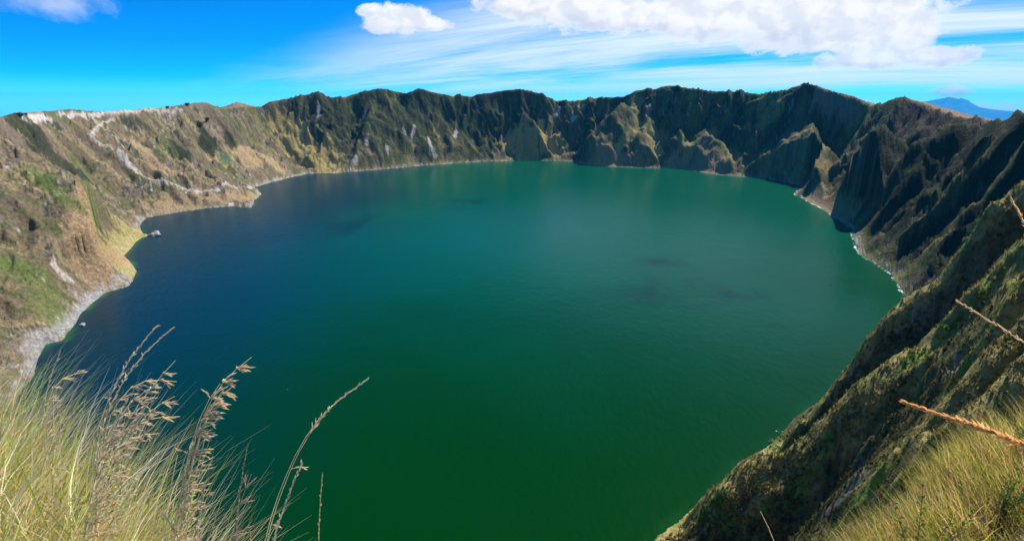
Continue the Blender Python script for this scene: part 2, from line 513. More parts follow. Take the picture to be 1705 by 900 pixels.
    nr_ = sstep(1100 - r, 0, 250) * (x > 0)
    cap = np.where(zs > 0, 0.25 + zs * (0.30 + 1.9 * nr_ + 0.02 * zs), 0.35 * zs - 0.3)
    z = np.where((d < 60) & inside, np.minimum(z, cap), z)
    z = np.where((d >= 0) & (d < 90) & inside, np.maximum(z, 0.2 + 0.10 * np.minimum(d, 40)), z)
    # near ground
    wl = 1 - sstep(r, 16, 48)
    m = wl > 0
    if m.any():
        z[m] = z[m] * (1 - wl[m]) + local_ground(x[m], y[m]) * wl[m]
    if full:
        return z.reshape(shp), d.reshape(shp), t.reshape(shp), inside.reshape(shp), s.reshape(shp), left.reshape(shp), dr.reshape(shp)
    return z.reshape(shp)


# ------------------------------------------------------------------ terrain sheet: columns round the camera, rows where the relief is
HF = 47.0
cols_in = np.radians(np.linspace(-HF, HF, 940))
cols_out = np.radians(np.concatenate([np.linspace(HF, 360 - HF, 200)[1:-1]]))
AZS = np.concatenate([cols_in, cols_out])
NC, NR = len(AZS), 720
coarse_az = np.radians(np.concatenate([np.linspace(-HF, HF, 150), np.linspace(HF, 360 - HF, 36)[1:-1]]))
rs = np.concatenate([np.geomspace(0.3, 500, 500), np.linspace(500, 5600, 1700)[1:], np.geomspace(5600, 95000, 60)[1:]])
cx = np.sin(coarse_az)[:, None] * rs[None]; cy = np.cos(coarse_az)[:, None] * rs[None]
cz = height(cx, cy)
el = np.arctan2(cz - CAMZ, rs[None])
dl = np.hypot(np.diff(cz, axis=1), np.diff(rs)[None]) / np.hypot(rs[1:], 60.0)[None]
wgt = np.abs(np.diff(el, axis=1)) * 1.0 + 0.14 * dl + 0.002 * np.diff(np.log(rs))[None]
under = (cz[:, 1:] < -2.0)
wgt = np.where(under, 0.02 * dl, wgt) + 1e-7
k = np.exp(-0.5 * (np.arange(-6, 7) / 2.5) ** 2); k /= k.sum()
nin = 150
wi = wgt[:nin]
wi = np.stack([np.convolve(np.pad(wi[:, j], 6, mode='edge'), k, 'valid') for j in range(wi.shape[1])], 1)
wgt = np.concatenate([wi, wgt[nin:]])
cdf = np.concatenate([np.zeros((len(wgt), 1)), np.cumsum(wgt, 1)], 1)
cdf /= cdf[:, -1:]
rows = np.linspace(0, 1, NR)
LR = np.stack([np.interp(rows, cdf[i], np.log(rs)) for i in range(len(wgt))])
caz = np.concatenate([coarse_az, [coarse_az[0] + 2 * np.pi]])
LR = np.concatenate([LR, LR[:1]])
RR = np.exp(np.stack([np.interp(AZS, caz, LR[:, j]) for j in range(NR)], 1))       # NC x NR
GX = np.sin(AZS)[:, None] * RR; GY = np.cos(AZS)[:, None] * RR
GZ, GD, GT, GIN, GS, GLEFT, GDR = height(GX, GY, True)
# earth falls away and the far plain lies low
_w = sstep(RR, 5200, 8000)
GZ = GZ * (1 - _w) + np.minimum(GZ, CAMZ - 0.043 * RR) * _w

print('terrain', NC, NR)


def hit(px, py, rmin=1.0):
    """first point of the terrain met by the ray through a pixel"""
    v = ray(px, py)
    h = math.hypot(v[0], v[1])
    rr = np.concatenate([np.geomspace(rmin, 400, 500), np.linspace(400, 5600, 3200)[1:]])
    a = math.atan2(v[0], v[1]) % (2 * math.pi)
    if a > math.pi:
        a -= 2 * math.pi
    j = np.clip((a - cols_in[0]) / (cols_in[1] - cols_in[0]), 0, len(cols_in) - 1.001)
    j0 = int(j); f = j - j0
    prof = np.interp(rr, RR[j0], GZ[j0]) * (1 - f) + np.interp(rr, RR[j0 + 1], GZ[j0 + 1]) * f
    zz = CAMZ + rr * v[2] / h
    b = np.nonzero(zz <= prof)[0]
    r_ = rr[b[0]] if len(b) else rr[-1]
    return np.array([v[0] / h * r_, v[1] / h * r_, CAMZ + r_ * v[2] / h])


def ground_z(x, y):
    return float(height(np.array([float(x)]), np.array([float(y)]))[0])


# ------------------------------------------------------------------ terrain colour (what grows or lies where, some sun and shade painted in)
C_ = lambda *v: np.array(v, float)
TAN, BROWN, OLIVE = C_(.29, .215, .120), C_(.135, .102, .062), C_(.072, .078, .024)
GREEN, DARK, PALE, GREY, MAUVE = C_(.095, .145, .024), C_(.022, .030, .013), C_(.56, .50, .44), C_(.27, .25, .24), C_(.185, .140, .115)


def lerp(a, b, w):
    return a * (1 - w[..., None]) + b * w[..., None]


fx, fy = GX, GY
st = fbm(GS / 24, GD / 210, 4, 0.55, seed=101)           # streaks down the slope
st2 = fbm(GS / 75 + 9, GD / 420, 4, 0.55, seed=107)
pt = fbm(fx / 85, fy / 85, 4, 0.55, seed=113)
pf = fbm(fx / 16, fy / 16, 3, 0.6, seed=119)
pn = fbm(fx / 3.1, fy / 3.1, 3, 0.6, seed=125)
col = np.zeros(GX.shape + (3,)) + OLIVE
lush = lerp(np.broadcast_to(OLIVE * 1.15, col.shape), DARK * 0.85, sstep(pt * 0.5 + pf * 0.6 + st * 0.3, -0.25, 0.25))
lush = lerp(lush, BROWN, sstep(st2 + 0.4 * pf, 0.20, 0.75) * 0.75)
lush = lerp(lush, GREEN, sstep(fbm(fx / 140, fy / 140, 3, seed=131) + .3 * pf, 0.35, 0.8) * 0.5)
lush = lerp(lush, GREY, sstep(st + 0.5 * pf, 0.75, 1.15) * 0.7)
och = sstep(fbm(fx / 190 + 3, fy / 190, 4, 0.55, seed=171) + 0.35 * pf + 0.45 * sstep(GX, -300, 200) * sstep(0.55 - GT, 0, .4), 0.16, 0.62) * sstep(RR, 1800, 2600)
lush = lerp(lush, lerp(np.broadcast_to(C_(.29, .21, .085), col.shape), C_(.17, .17, .045), sstep(pf + st * .5, -.3, .5)), och * 0.8)
dry = lerp(np.broadcast_to(BROWN, col.shape), TAN, sstep(st2 * 0.7 + pf * 0.3 + 0.25 * pt, -0.35, 0.5))
dry = lerp(dry, MAUVE, sstep(pt + 0.3 * st, 0.0, 0.6) * 0.7)
dry = lerp(dry, OLIVE, sstep(st * 0.8 + pf * 0.5 + 0.1, 0.10, 0.6) * 0.85)
dry = lerp(dry, GREEN, sstep(fbm(fx / 120 + 5, fy / 120, 3, seed=137) + 0.5 * pf, 0.45, 0.85) * 0.6)
dry = lerp(dry, DARK * 1.2, sstep(st2 * 0.6 + pf * 0.7 + 0.5 * pt, 0.36, 0.70) * 0.85)
dry = lerp(dry, PALE * 0.8, sstep(st * 0.8 + 0.9 * pf + 0.5 * pt, 0.95, 1.5) * 0.7)
lo = np.exp(-GD / 90.0)
wdry = np.clip(GLEFT + 0.65 * sstep(0.42 - GT, 0, 0.3) * (RR > 2600) * sstep(pt + st2, -0.2, 0.5), 0, 1)
col = lerp(lush, dry, wdry)
outer = np.where(GIN, 0.0, 1.0) * sstep(GDR, 0, 25)
col = lerp(col, lerp(np.broadcast_to(TAN * C_(.85, .75, .8), col.shape), BROWN, sstep(pf + pt, 0.0, 0.7)), outer * (RR > 60))
# bare strip of pale mud and stone left by the falling lake
mud = sstep(18 + 16 * pf + 14 * GLEFT * (0.4 + pt) - GD, 0, 12) * sstep(pf + 0.8 * pn + 0.9 * GLEFT, -0.6, 0.3)
col = lerp(col, lerp(np.broadcast_to(GREY, col.shape), PALE * 0.72, sstep(pf + 0.6 * pn, -0.2, 0.6)), mud * np.where(GD > 0, 1, 0) * (0.45 + 0.2 * GLEFT) * (1 - 0.93 * sstep(1700 - RR, 0, 300) * (GX > 0)))


def paint(pxs, rad, colour, strength=0.9, ragged=0.8, nscale=14.0):
    """a strip of other ground or painted light and shade along a line seen in the photograph, laid out in metres on the terrain"""
    global col
    P = np.array([hit(*p) for p in pxs])
    if len(P) == 1:
        P = np.concatenate([P, P + 0.5])
    m = (GX > P[:, 0].min() - 3 * rad) & (GX < P[:, 0].max() + 3 * rad) & (GY > P[:, 1].min() - 3 * rad) & (GY < P[:, 1].max() + 3 * rad)
    if not m.any():
        return
    q = line_dist(GX[m], GY[m], P)[0] / rad
    q = q + ragged * 0.5 * fbm(GX[m] / nscale, GY[m] / nscale, 3, 0.6, seed=151)
    w = sstep(1.15 - q, 0, 0.35) * strength
    col[m] = lerp(col[m], colour, w)


# rim road, scree and trail on the left wall
paint([(42, 197), (60, 195), (78, 196)], 11, PALE, 0.8, 1.3)
paint([(100, 191), (125, 190), (150, 190), (175, 187), (205, 186), (225, 186)], 10, PALE, 0.7, 1.6, 25)
paint([(225, 186), (260, 184), (300, 181)], 7, PALE, 0.5, 1.8, 18)
paint([(150, 192), (160, 203), (168, 207), (178, 204), (190, 199)], 4, PALE, 0.6)
paint([(168, 207), (157, 217), (150, 225), (156, 234), (168, 240), (186, 247), (198, 254)], 5, PALE, 0.5, 1.4)
paint([(196, 255), (208, 268), (222, 281), (236, 291), (252, 299), (270, 304), (300, 312), (318, 315)], 6, PALE, 0.5, 1.4)
paint([(203, 258), (214, 274), (226, 284)], 13, PALE * .9, 0.7, 1.2)
paint([(310, 322), (335, 320), (365, 317), (395, 313), (418, 311)], 8, PALE, 0.6, 1.2)
paint([(255, 345), (285, 340), (330, 333), (380, 330), (420, 325)], 42, C_(.30, .21, .12), 0.75, 0.8)
paint([(408, 330), (420, 328)], 22, C_(.36, .26, .06), 0.7)
paint([(384, 338), (386, 341)], 9, PALE)
paint([(215, 232), (250, 262), (300, 290)], 26, C_(.36, .25, .14), 0.75)
paint([(355, 262), (368, 268)], 38, C_(.38, .27, .12), 0.85, 0.3)
paint([(400, 262), (430, 264), (455, 270)], 60, C_(.37, .26, .14), 0.8, 0.4)
paint([(370, 266), (390, 270)], 26, C_(.09, .15, .07), 0.8, 0.3)
paint([(215, 378), (228, 400), (212, 422), (195, 440)], 40, C_(.36, .30, .10), 0.7)
paint([(150, 430), (190, 420), (215, 440)], 36, C_(.34, .22, .12), 0.7)
paint([(60, 285), (90, 315), (130, 350)], 22, GREEN, 0.55, 1.6, 20)
paint([(25, 440), (45, 455), (70, 470), (80, 520)], 34, GREEN, 0.5, 1.8, 16)
paint([(95, 448), (110, 460)], 8, PALE, 0.7, 1.5, 8)
paint([(60, 580), (85, 555), (110, 545), (140, 510), (165, 488)], 9, C_(.26, .25, .24), 0.75, 1.6, 8)
paint([(50, 620), (62, 600)], 9, C_(.26, .25, .24), 0.75, 1.6, 8)
paint([(40, 210), (75, 245), (105, 275)], 60, DARK * 1.1, 0.85, 1.3, 30)  # shade on the upper left wall painted into the ground colour
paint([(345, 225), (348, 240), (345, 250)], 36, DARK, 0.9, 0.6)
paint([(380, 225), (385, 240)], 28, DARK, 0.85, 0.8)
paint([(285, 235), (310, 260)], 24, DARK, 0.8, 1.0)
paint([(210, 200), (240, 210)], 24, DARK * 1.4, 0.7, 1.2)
farleft_shade = sstep(-GX, -350, -50) * sstep(GX, -1500, -1150) * sstep(GY, 3200, 3450) * np.where(GIN, 1, 0) * sstep(GT + 0.25 * st2, 0.10, 0.40)  # shade over the far-left wall, painted as dark ground
col = lerp(col, DARK * 1.0, farleft_shade * 0.8 * sstep(pf * .5 + st * .5 + .5, 0, .4))
# scree on the dark far wall
for pl, rad in (([(714, 232), (718, 248), (724, 258)], 13), ([(690, 210), (686, 225)], 8), ([(530, 175), (531, 195)], 9), ([(604, 198), (608, 190)], 9),
                ([(612, 225), (610, 240)], 10), ([(645, 245), (646, 255)], 9), ([(672, 215), (675, 225)], 9), ([(595, 262), (590, 270)], 9), ([(760, 220), (757, 228)], 10),
                ([(955, 188), (952, 200), (960, 196)], 8), ([(932, 180), (925, 192)], 8), ([(505, 205), (503, 230), (506, 255)], 9)):
    paint(pl, rad, PALE * 0.8, 0.75, 1.2)
for pl, rad in (([(850, 235), (880, 250), (870, 262)], 70), ([(920, 230), (930, 255)], 60), ([(900, 205), (905, 240)], 28), ([(1060, 220), (1040, 235), (1030, 245)], 30),
                ([(1085, 225), (1095, 255)], 30), ([(1140, 235), (1145, 262)], 30), ([(480, 225), (520, 250), (545, 275)], 90)):
    paint(pl, rad, C_(.33, .255, .09), 0.85, 1.0, 40)  # sunlit faces of the far wall painted brighter
for pl, rad in (([(1120, 272), (1160, 272), (1200, 280)], 45), ([(980, 272), (1040, 268)], 40), ([(1350, 325), (1385, 345), (1410, 365)], 38)):
    paint(pl, rad, C_(.30, .21, .11), 0.8, 1.0, 25)
paint([(1370, 150), (1400, 156), (1430, 166)], 45, C_(.24, .15, .095), 0.9)
paint([(1520, 172), (1560, 184), (1600, 196)], 60, C_(.24, .15, .095), 0.9)
paint([(1610, 203), (1632, 203), (1640, 206)], 40, C_(.27, .19, .12), 0.9)
# pale tuff showing in the near gullies on the right
for pl, rad in (([(1425, 800), (1405, 830), (1385, 850)], 3.5), ([(1522, 750), (1524, 780)], 2.0), ([(1585, 615), (1600, 610)], 4), ([(1640, 570), (1632, 590)], 3), ([(1500, 540), (1515, 530)], 6)):
    paint(pl, rad, C_(.34, .33, .33), 0.85, 1.0, 3.0)
# green flushes on the near spurs
for pl, rad in (([(1180, 870), (1230, 850), (1250, 830)], 12), ([(1200, 830), (1180, 822)], 8), ([(1320, 780), (1300, 800)], 8), ([(1440, 680), (1450, 720)], 6)):
    paint(pl, rad, GREEN * 1.0, 0.55, 1.2, 8)
nearw = sstep(900 - RR, 0, 500) * (1 - GLEFT) * np.where(GIN, 1, 0)
neargrass = lerp(np.broadcast_to(C_(.155, .125, .045), col.shape), C_(.085, .092, .028), sstep(fbm(fx / 9, fy / 9, 4, 0.6, seed=161), -0.3, 0.4))
neargrass = lerp(neargrass, DARK, sstep(fbm(fx / 5, fy / 5, 3, 0.6, seed=167), 0.25, 0.7) * 0.7)
col = lerp(col, neargrass, nearw * 0.75)
col = lerp(col, DARK * 0.65, 0.75 * sstep(GX, 600, 950) * sstep(2700 - GY, 0, 600) * np.where(GIN, 1, 0) * sstep(GD, 25, 80))  # shade of the right wall put into its colour
# sunlight on the near spurs' crests painted in as straw, green flushes among it
for ri_ in (1, 2, 3, 4, 5, 6, 7):
    C, k1, w, k2, kf = RIBS[ri_]
    m = (GX > C[:, 0].min() - 90) & (GX < C[:, 0].max() + 90) & (GY > C[:, 1].min() - 90) & (GY < C[:, 1].max() + 90) & (RR > 45)
    q = line_dist(GX[m], GY[m], C)[0]
    qn = fbm(GX[m] / 14, GY[m] / 14, 3, 0.6, seed=181)
    wq = sstep(1.25 * w + 5 - q + 0.5 * w * qn, 0, 0.7 * w) * (0.9 if ri_ > 2 else 0.28)
    straw = lerp(np.broadcast_to(C_(.30, .245, .085), (m.sum(), 3)), C_(.13, .19, .035), sstep(fbm(GX[m] / 22, GY[m] / 22, 3, 0.6, seed=185), 0.0, 0.5))  # colour of the painted sunlight on the crests, with the green flushes
    col[m] = lerp(col[m], straw, wq)
col = lerp(col, lerp(np.broadcast_to(C_(.13, .105, .05), col.shape), C_(.05, .05, .022), sstep(pn, -.3, .4)), sstep(40 - RR, 0, 15))
col = col * (1 + 0.16 * pn[..., None] + 0.10 * pf[..., None])
col = np.clip(col, 0.006, 0.7)


def mesh_from(name, co, faces, mat, attr=None, smooth=True):
    me = bpy.data.meshes.new(name)
    co = np.asarray(co, np.float32); faces = np.asarray(faces, np.int32)
    nv, nf, k = len(co), len(faces), faces.shape[1]
    me.vertices.add(nv); me.vertices.foreach_set('co', co.ravel())
    me.loops.add(nf * k); me.loops.foreach_set('vertex_index', faces.ravel())
    me.polygons.add(nf); me.polygons.foreach_set('loop_start', np.arange(nf, dtype=np.int32) * k)
    me.polygons.foreach_set('loop_total', np.full(nf, k, np.int32))
    me.polygons.foreach_set('use_smooth', np.full(nf, smooth))
    if attr is not None:
        a = me.color_attributes.new('Col', 'FLOAT_COLOR', 'POINT')
        c4 = np.ones((nv, 4), np.float32); c4[:, :attr.shape[1]] = attr
        a.data.foreach_set('color', c4.ravel())
    me.update(calc_edges=True)
    me.validate()
    if mat:
        me.materials.append(mat)
    return me


def add(name, me, parent=None, **props):
    o = bpy.data.objects.new(name, me)
    scene.collection.objects.link(o)
    if parent:
        o.parent = parent
    for k_, v_ in props.items():
        o[k_] = v_
    return o


def material(name):
    m = bpy.data.materials.new(name)
    m.use_nodes = True
    return m, NT(m.node_tree)


# terrain material: colour from the sheet, fine grain and relief from noise
mt, N = material('terrain')
pos = N.n('ShaderNodeNewGeometry').outputs['Position']
vc = N.n('ShaderNodeVertexColor', layer_name='Col').outputs[0]
n_f = N.noise(pos, 0.16, 5, 0.65)
n_n = N.noise(pos, 1.7, 5, 0.7)
v1 = N.m('ADD', N.m('MULTIPLY', n_f, 0.9), N.m('MULTIPLY', n_n, 0.7))
gain = N.ss(v1, 0.52, 1.08, 0.55, 1.5)
c1 = N.mix(1.0, vc, N.comb(gain, gain, gain), 'MULTIPLY')
hgt = N.m('ADD', N.m('MULTIPLY', N.noise(pos, 0.07, 6, 0.62), 9.0), N.m('MULTIPLY', n_n, 0.55))
bmp = N.n('ShaderNodeBump', {'Strength': 0.75, 'Distance': 1.0, 'Height': hgt})
pb = N.n('ShaderNodeBsdfPrincipled', {'Base Color': c1, 'Roughness': 0.95, 'Specular IOR Level': 0.1, 'Normal': bmp.outputs[0]})
N.link(pb.outputs[0], N.n('ShaderNodeOutputMaterial').inputs[0])

idx = np.arange(NC * NR).reshape(NC, NR)
nxt = np.roll(idx, -1, 0)
quads = np.stack([idx[:, :-1], nxt[:, :-1], nxt[:, 1:], idx[:, 1:]], -1).reshape(-1, 4)[:, ::-1]
zmin4 = GZ.ravel()[quads].max(1)
rmin4 = RR.ravel()[quads].max(1)
quads = quads[(zmin4 > -25)]
co = np.stack([GX, GY, GZ], -1).reshape(-1, 3)
used = np.zeros(len(co), bool); used[quads.ravel()] = True
remap = np.cumsum(used) - 1
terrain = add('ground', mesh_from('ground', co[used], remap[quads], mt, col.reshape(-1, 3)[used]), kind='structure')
print('terrain tris', len(quads) * 2)

# ------------------------------------------------------------------ far mountain beyond the right rim
mm, N = material('far_mountain')
pos = N.n('ShaderNodeNewGeometry').outputs['Position']
nn = N.noise(pos, 0.0012, 6, 0.6)
N.link(N.n('ShaderNodeBsdfPrincipled', {'Base Color': N.mix(N.ss(nn, 0.35, 0.65), (.02, .03, .025), (.05, .05, .04)), 'Roughness': 0.95,
                                        'Specular IOR Level': 0.1}).outputs[0], N.n('ShaderNodeOutputMaterial').inputs[0])
MR = 76000.0
prof = [(1440, 196), (1500, 180), (1535, 169), (1556, 165), (1572, 162.5), (1579, 160), (1590, 162), (1597, 164), (1600, 162), (1612, 166), (1620, 172), (1632, 178), (1650, 181), (1680, 184), (1705, 186), (1760, 190), (1860, 202)]
aa = np.array([az_el(*p)[0] for p in prof]); ee = np.array([az_el(*p)[1] for p in prof])
na, nd_ = 260, 90
ag = np.linspace(aa[0], aa[-1], na)
ridge = CAMZ + np.tan(np.interp(ag, aa, ee)) * MR
dg = np.linspace(-13000, 13000, nd_)
A, D = np.meshgrid(ag, dg, indexing='ij')
mx, my = np.sin(A) * (MR + D), np.cos(A) * (MR + D)
base = -3400.0
hh = base + (ridge[:, None] - base) * np.clip(1 - np.abs(D) / 13000, 0, 1) ** 1.25
hh = hh - 600 * sstep(np.abs(D), 0, 1300) * (1 - ridged(mx / 3800, my / 3800, 4, 0.5, seed=201)) + 14 * fbm(mx / 300, my / 300, 3, seed=203)
i2 = np.arange(na * nd_).reshape(na, nd_)
q2 = np.stack([i2[:-1, :-1], i2[1:, :-1], i2[1:, 1:], i2[:-1, 1:]], -1).reshape(-1, 4)[:, ::-1]
add('far_mountain', mesh_from('far_mountain', np.stack([mx, my, hh], -1).reshape(-1, 3), q2, mm), kind='structure')

# ------------------------------------------------------------------ lake
ml, N = material('lake_water')
pos = N.n('ShaderNodeNewGeometry').outputs['Position']
vcn = N.n('ShaderNodeVertexColor', layer_name='Col')
vsep = N.n('ShaderNodeSeparateColor', {0: vcn.outputs[0]})
shal, foam = vsep.outputs[0], vsep.outputs[1]
big = N.m('MULTIPLY', N.m('SUBTRACT', N.noise(pos, 0.0011, 4, 0.55), 0.5), 1.0)
psep = N.n('ShaderNodeSeparateXYZ', {0: pos})
# deep green water, with sky reflection painted in as teal mid-lake and blue west
teal = N.ss(N.m('ADD', N.m('MULTIPLY', psep.outputs[1], 0.0006), big), 0.28, 1.05)
body = N.mix(teal, (.0003, .031, .0012), (.0004, .070, .034))
west = N.ss(N.m('ADD', N.m('ADD', N.m('MULTIPLY', psep.outputs[0], -0.0012), N.m('MULTIPLY', psep.outputs[1], -0.00012)), big), 0.0, 0.75)
body = N.mix(N.m('MULTIPLY', west, 0.8), body, (.0003, .017, .042))
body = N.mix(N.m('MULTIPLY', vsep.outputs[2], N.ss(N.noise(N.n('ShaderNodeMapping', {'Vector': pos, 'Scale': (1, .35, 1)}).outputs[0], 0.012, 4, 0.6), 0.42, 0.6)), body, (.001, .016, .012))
body = N.mix(shal, body, (.02, .13, .025))
fn = N.noise(pos, 0.16, 5, 0.7)
fn2 = N.noise(pos, 0.02, 3, 0.6)
fo = N.ss(N.m('ADD', foam, N.m('ADD', N.m('MULTIPLY', N.m('SUBTRACT', fn, 0.5), 1.6), N.m('MULTIPLY', N.m('SUBTRACT', fn2, 0.5), 1.8))), 0.62, 0.85)
body = N.mix(fo, body, (.62, .66, .64))
wv1 = N.noise(N.n('ShaderNodeMapping', {'Vector': pos, 'Rotation': (0, 0, R(25)), 'Scale': (1.0, 0.45, 1.0)}).outputs[0], 0.11, 5, 0.62)
wv2 = N.noise(pos, 0.02, 3, 0.5)
hw = N.m('ADD', N.m('MULTIPLY', wv1, 1.6), N.m('MULTIPLY', wv2, 1.2))
bw = N.n('ShaderNodeBump', {'Strength': 0.45, 'Distance': 1.0, 'Height': hw})
rgh = N.m('ADD', 0.22, N.m('MULTIPLY', fo, 0.5))
pw_ = N.n('ShaderNodeBsdfPrincipled', {'Base Color': body, 'Roughness': rgh, 'IOR': 1.33, 'Specular IOR Level': 0.11, 'Normal': bw.outputs[0]})
N.link(pw_.outputs[0], N.n('ShaderNodeOutputMaterial').inputs[0])
NA_, NRo = 900, 90
tg = np.linspace(-np.pi, np.pi, NA_, endpoint=False)
rho = np.concatenate([[0.02], np.linspace(0.05, 0.85, 50), 1 - np.geomspace(0.14, 0.004, 24), np.linspace(1.0, 1.06, NRo - 75)])
# farthest shore along each direction from the lake's middle
Rmax = np.zeros(NA_)
for i in range(len(shore)):
    a, b = shore[i] - LC, shore[(i + 1) % len(shore)] - LC
    e = b - a
    dx, dy = np.sin(tg), np.cos(tg)
    det = dx * (-e[1]) + dy * e[0]
    det = np.where(np.abs(det) < 1e-9, 1e-9, det)
    r_ = (a[0] * (-e[1]) + a[1] * e[0]) / det
    t_ = (dx * a[1] - dy * a[0]) / det
    ok = (r_ > 0) & (t_ >= -1e-6) & (t_ <= 1 + 1e-6)
    Rmax = np.where(ok, np.maximum(Rmax, r_), Rmax)
LX = LC[0] + np.sin(tg)[:, None] * Rmax[:, None] * rho[None]
LY = LC[1] + np.cos(tg)[:, None] * Rmax[:, None] * rho[None]
LD = poly_sd(LX.ravel(), LY.ravel(), shore).reshape(LX.shape)
shal_v = sstep(LD, -16, -2) * np.where(LX < -200, 0.6, 0.1) * (0.5 + 0.9 * fbm(LX / 60, LY / 60, 2, seed=211))
shal_v = np.clip(shal_v, 0, 1)
shade_v = np.zeros_like(LX)  # cloud shadows painted into the lake's colour
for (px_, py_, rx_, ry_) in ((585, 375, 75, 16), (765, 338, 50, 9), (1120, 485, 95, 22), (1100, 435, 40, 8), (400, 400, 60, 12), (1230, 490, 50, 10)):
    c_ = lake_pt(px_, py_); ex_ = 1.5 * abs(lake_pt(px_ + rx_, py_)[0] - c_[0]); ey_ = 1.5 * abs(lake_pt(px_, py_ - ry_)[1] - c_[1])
    shade_v = np.maximum(shade_v, 0.6 * sstep(1 - np.hypot((LX - c_[0]) / ex_, (LY - c_[1]) / ey_), 0, 0.9))
eastness = sstep(LX, 500, 800) * sstep(LY, 900, 1000) + 0.5 * sstep(LX, 60, 200) * sstep(700 - LY, 0, 100)
foam_v = sstep(LD, -11, -3) * np.clip(eastness, 0, 1) * 0.62
i3 = np.arange(NA_ * NRo).reshape(NA_, NRo); n3 = np.roll(i3, -1, 0)
q3 = np.stack([i3[:, :-1], n3[:, :-1], n3[:, 1:], i3[:, 1:]], -1).reshape(-1, 4)[:, ::-1]
q3 = np.concatenate([q3])
lv = np.stack([LX, LY, np.zeros_like(LX)], -1).reshape(-1, 3)
# close the middle
lv = np.concatenate([lv, [[LC[0], LC[1], 0.0]]])
cen = len(lv) - 1
tri = np.stack([n3[:, 0], i3[:, 0], np.full(NA_, cen), np.full(NA_, cen)], -1)[:, [1, 0, 2, 3]]
lake_attr = np.concatenate([np.stack([shal_v, foam_v, shade_v], -1).reshape(-1, 3), [[0, 0, 0]]])
me = bpy.data.meshes.new('lake')
me.from_pydata(lv.tolist(), [], q3.tolist() + [list(map(int, t[:3])) for t in tri])
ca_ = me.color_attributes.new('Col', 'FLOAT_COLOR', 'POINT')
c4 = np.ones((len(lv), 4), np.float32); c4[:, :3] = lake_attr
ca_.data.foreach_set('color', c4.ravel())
me.materials.append(ml)
add('lake', me, kind='structure')


# ------------------------------------------------------------------ placing things on the sheet
def surf(x, y):
    """height of the built sheet inside the field of view"""
    a = math.atan2(x, y)
    j = min(max((a - cols_in[0]) / (cols_in[1] - cols_in[0]), 0), len(cols_in) - 1.001)
    j0 = int(j); f = j - j0
    r_ = math.hypot(x, y)
    return float(np.interp(r_, RR[j0], GZ[j0]) * (1 - f) + np.interp(r_, RR[j0 + 1], GZ[j0 + 1]) * f)


def plain_mat(name, c, rough=0.85, var=0.25, scale=3.0, bump=0.0):
    m, N = material(name)
    p_ = N.n('ShaderNodeTexCoord').outputs['Object']
    n_ = N.noise(p_, scale, 5, 0.6)
    g_ = N.ss(n_, 0.3, 0.7, 1 - var, 1 + var)
    ins = {'Base Color': N.mix(1.0, c, N.comb(g_, g_, g_), 'MULTIPLY'), 'Roughness': rough, 'Specular IOR Level': 0.2}
    if bump:
        ins['Normal'] = N.n('ShaderNodeBump', {'Strength': bump, 'Height': N.noise(p_, scale * 2, 6, 0.7)}).outputs[0]
    N.link(N.n('ShaderNodeBsdfPrincipled', ins).outputs[0], N.n('ShaderNodeOutputMaterial').inputs[0])
    return m


def leaf_mat(name, trans=0.35, fixed=None, warm=(1.0, 1.0, 1.0)):
    m, N = material(name)
    c = N.n('ShaderNodeVertexColor', layer_name='Col').outputs[0] if fixed is None else N.mix(0.0, fixed, fixed)
    d_ = N.n('ShaderNodeBsdfPrincipled', {'Base Color': c, 'Roughness': 0.65, 'Specular IOR Level': 0.25})
    t_ = N.n('ShaderNodeBsdfTranslucent', {'Color': N.mix(1.0, c, warm, 'MULTIPLY')})
    mx_ = N.n('ShaderNodeMixShader', {0: trans, 1: d_.outputs[0], 2: t_.outputs[0]})
    N.link(mx_.outputs[0], N.n('ShaderNodeOutputMaterial').inputs[0])
    return m


M_clump = leaf_mat('tussock', 0.25)
M_grass = leaf_mat('grass_blade', 0.72, warm=(1.18, 1.12, 0.80))
M_seed = leaf_mat('dry_seed', 0.72, warm=(1.1, 1.02, 0.85))
M_path = plain_mat('path_dust', (.47, .41, .345), 0.95, 0.2, 0.08)
M_stone = plain_mat('pale_stone', (.55, .52, .48), 0.9, 0.35, 0.25, 0.6)
M_wood = plain_mat('bark', (.09, .07, .05), 0.9)

# ---- trail down the left wall
tp = [(150, 191.5), (160, 203), (168, 207), (161, 213), (152, 222), (156, 234), (168, 240), (186, 247), (198, 254), (208, 268), (222, 281), (236, 291), (252, 299), (270, 304), (300, 312), (318, 315), (345, 318)]
TP = densify(np.array([hit(*p)[:2] for p in tp]), False, 9.0)
for _ in range(3):
    TP[1:-1] = (TP[:-2] + 2 * TP[1:-1] + TP[2:]) / 4
tn = np.gradient(TP, axis=0); tn /= np.linalg.norm(tn, axis=1)[:, None] + 1e-9
tn = np.stack([-tn[:, 1], tn[:, 0]], 1)
cs = np.arange(len(TP)) * 9.0
wl_ = 1.3 + 1.1 * perlin(cs / 40, cs * 0 + 1.1, 61); wr_ = 1.3 + 1.1 * perlin(cs / 35, cs * 0 + 7.1, 62)
pv, pf_ = [], []
for i in range(len(TP)):
    for (o_, lift) in ((-wl_[i], 0.5), (0, 1.1), (wr_[i], 0.5)):
        p_ = TP[i] + tn[i] * o_
        pv.append((p_[0], p_[1], surf(*p_) + lift))
    if i:
        b_ = 3 * i
        for q in (0, 1):
            pf_.append((b_ - 3 + q, b_ - 2 + q, b_ + 1 + q, b_ + q))
add('path', mesh_from('path', pv, pf_, M_path), kind='structure')

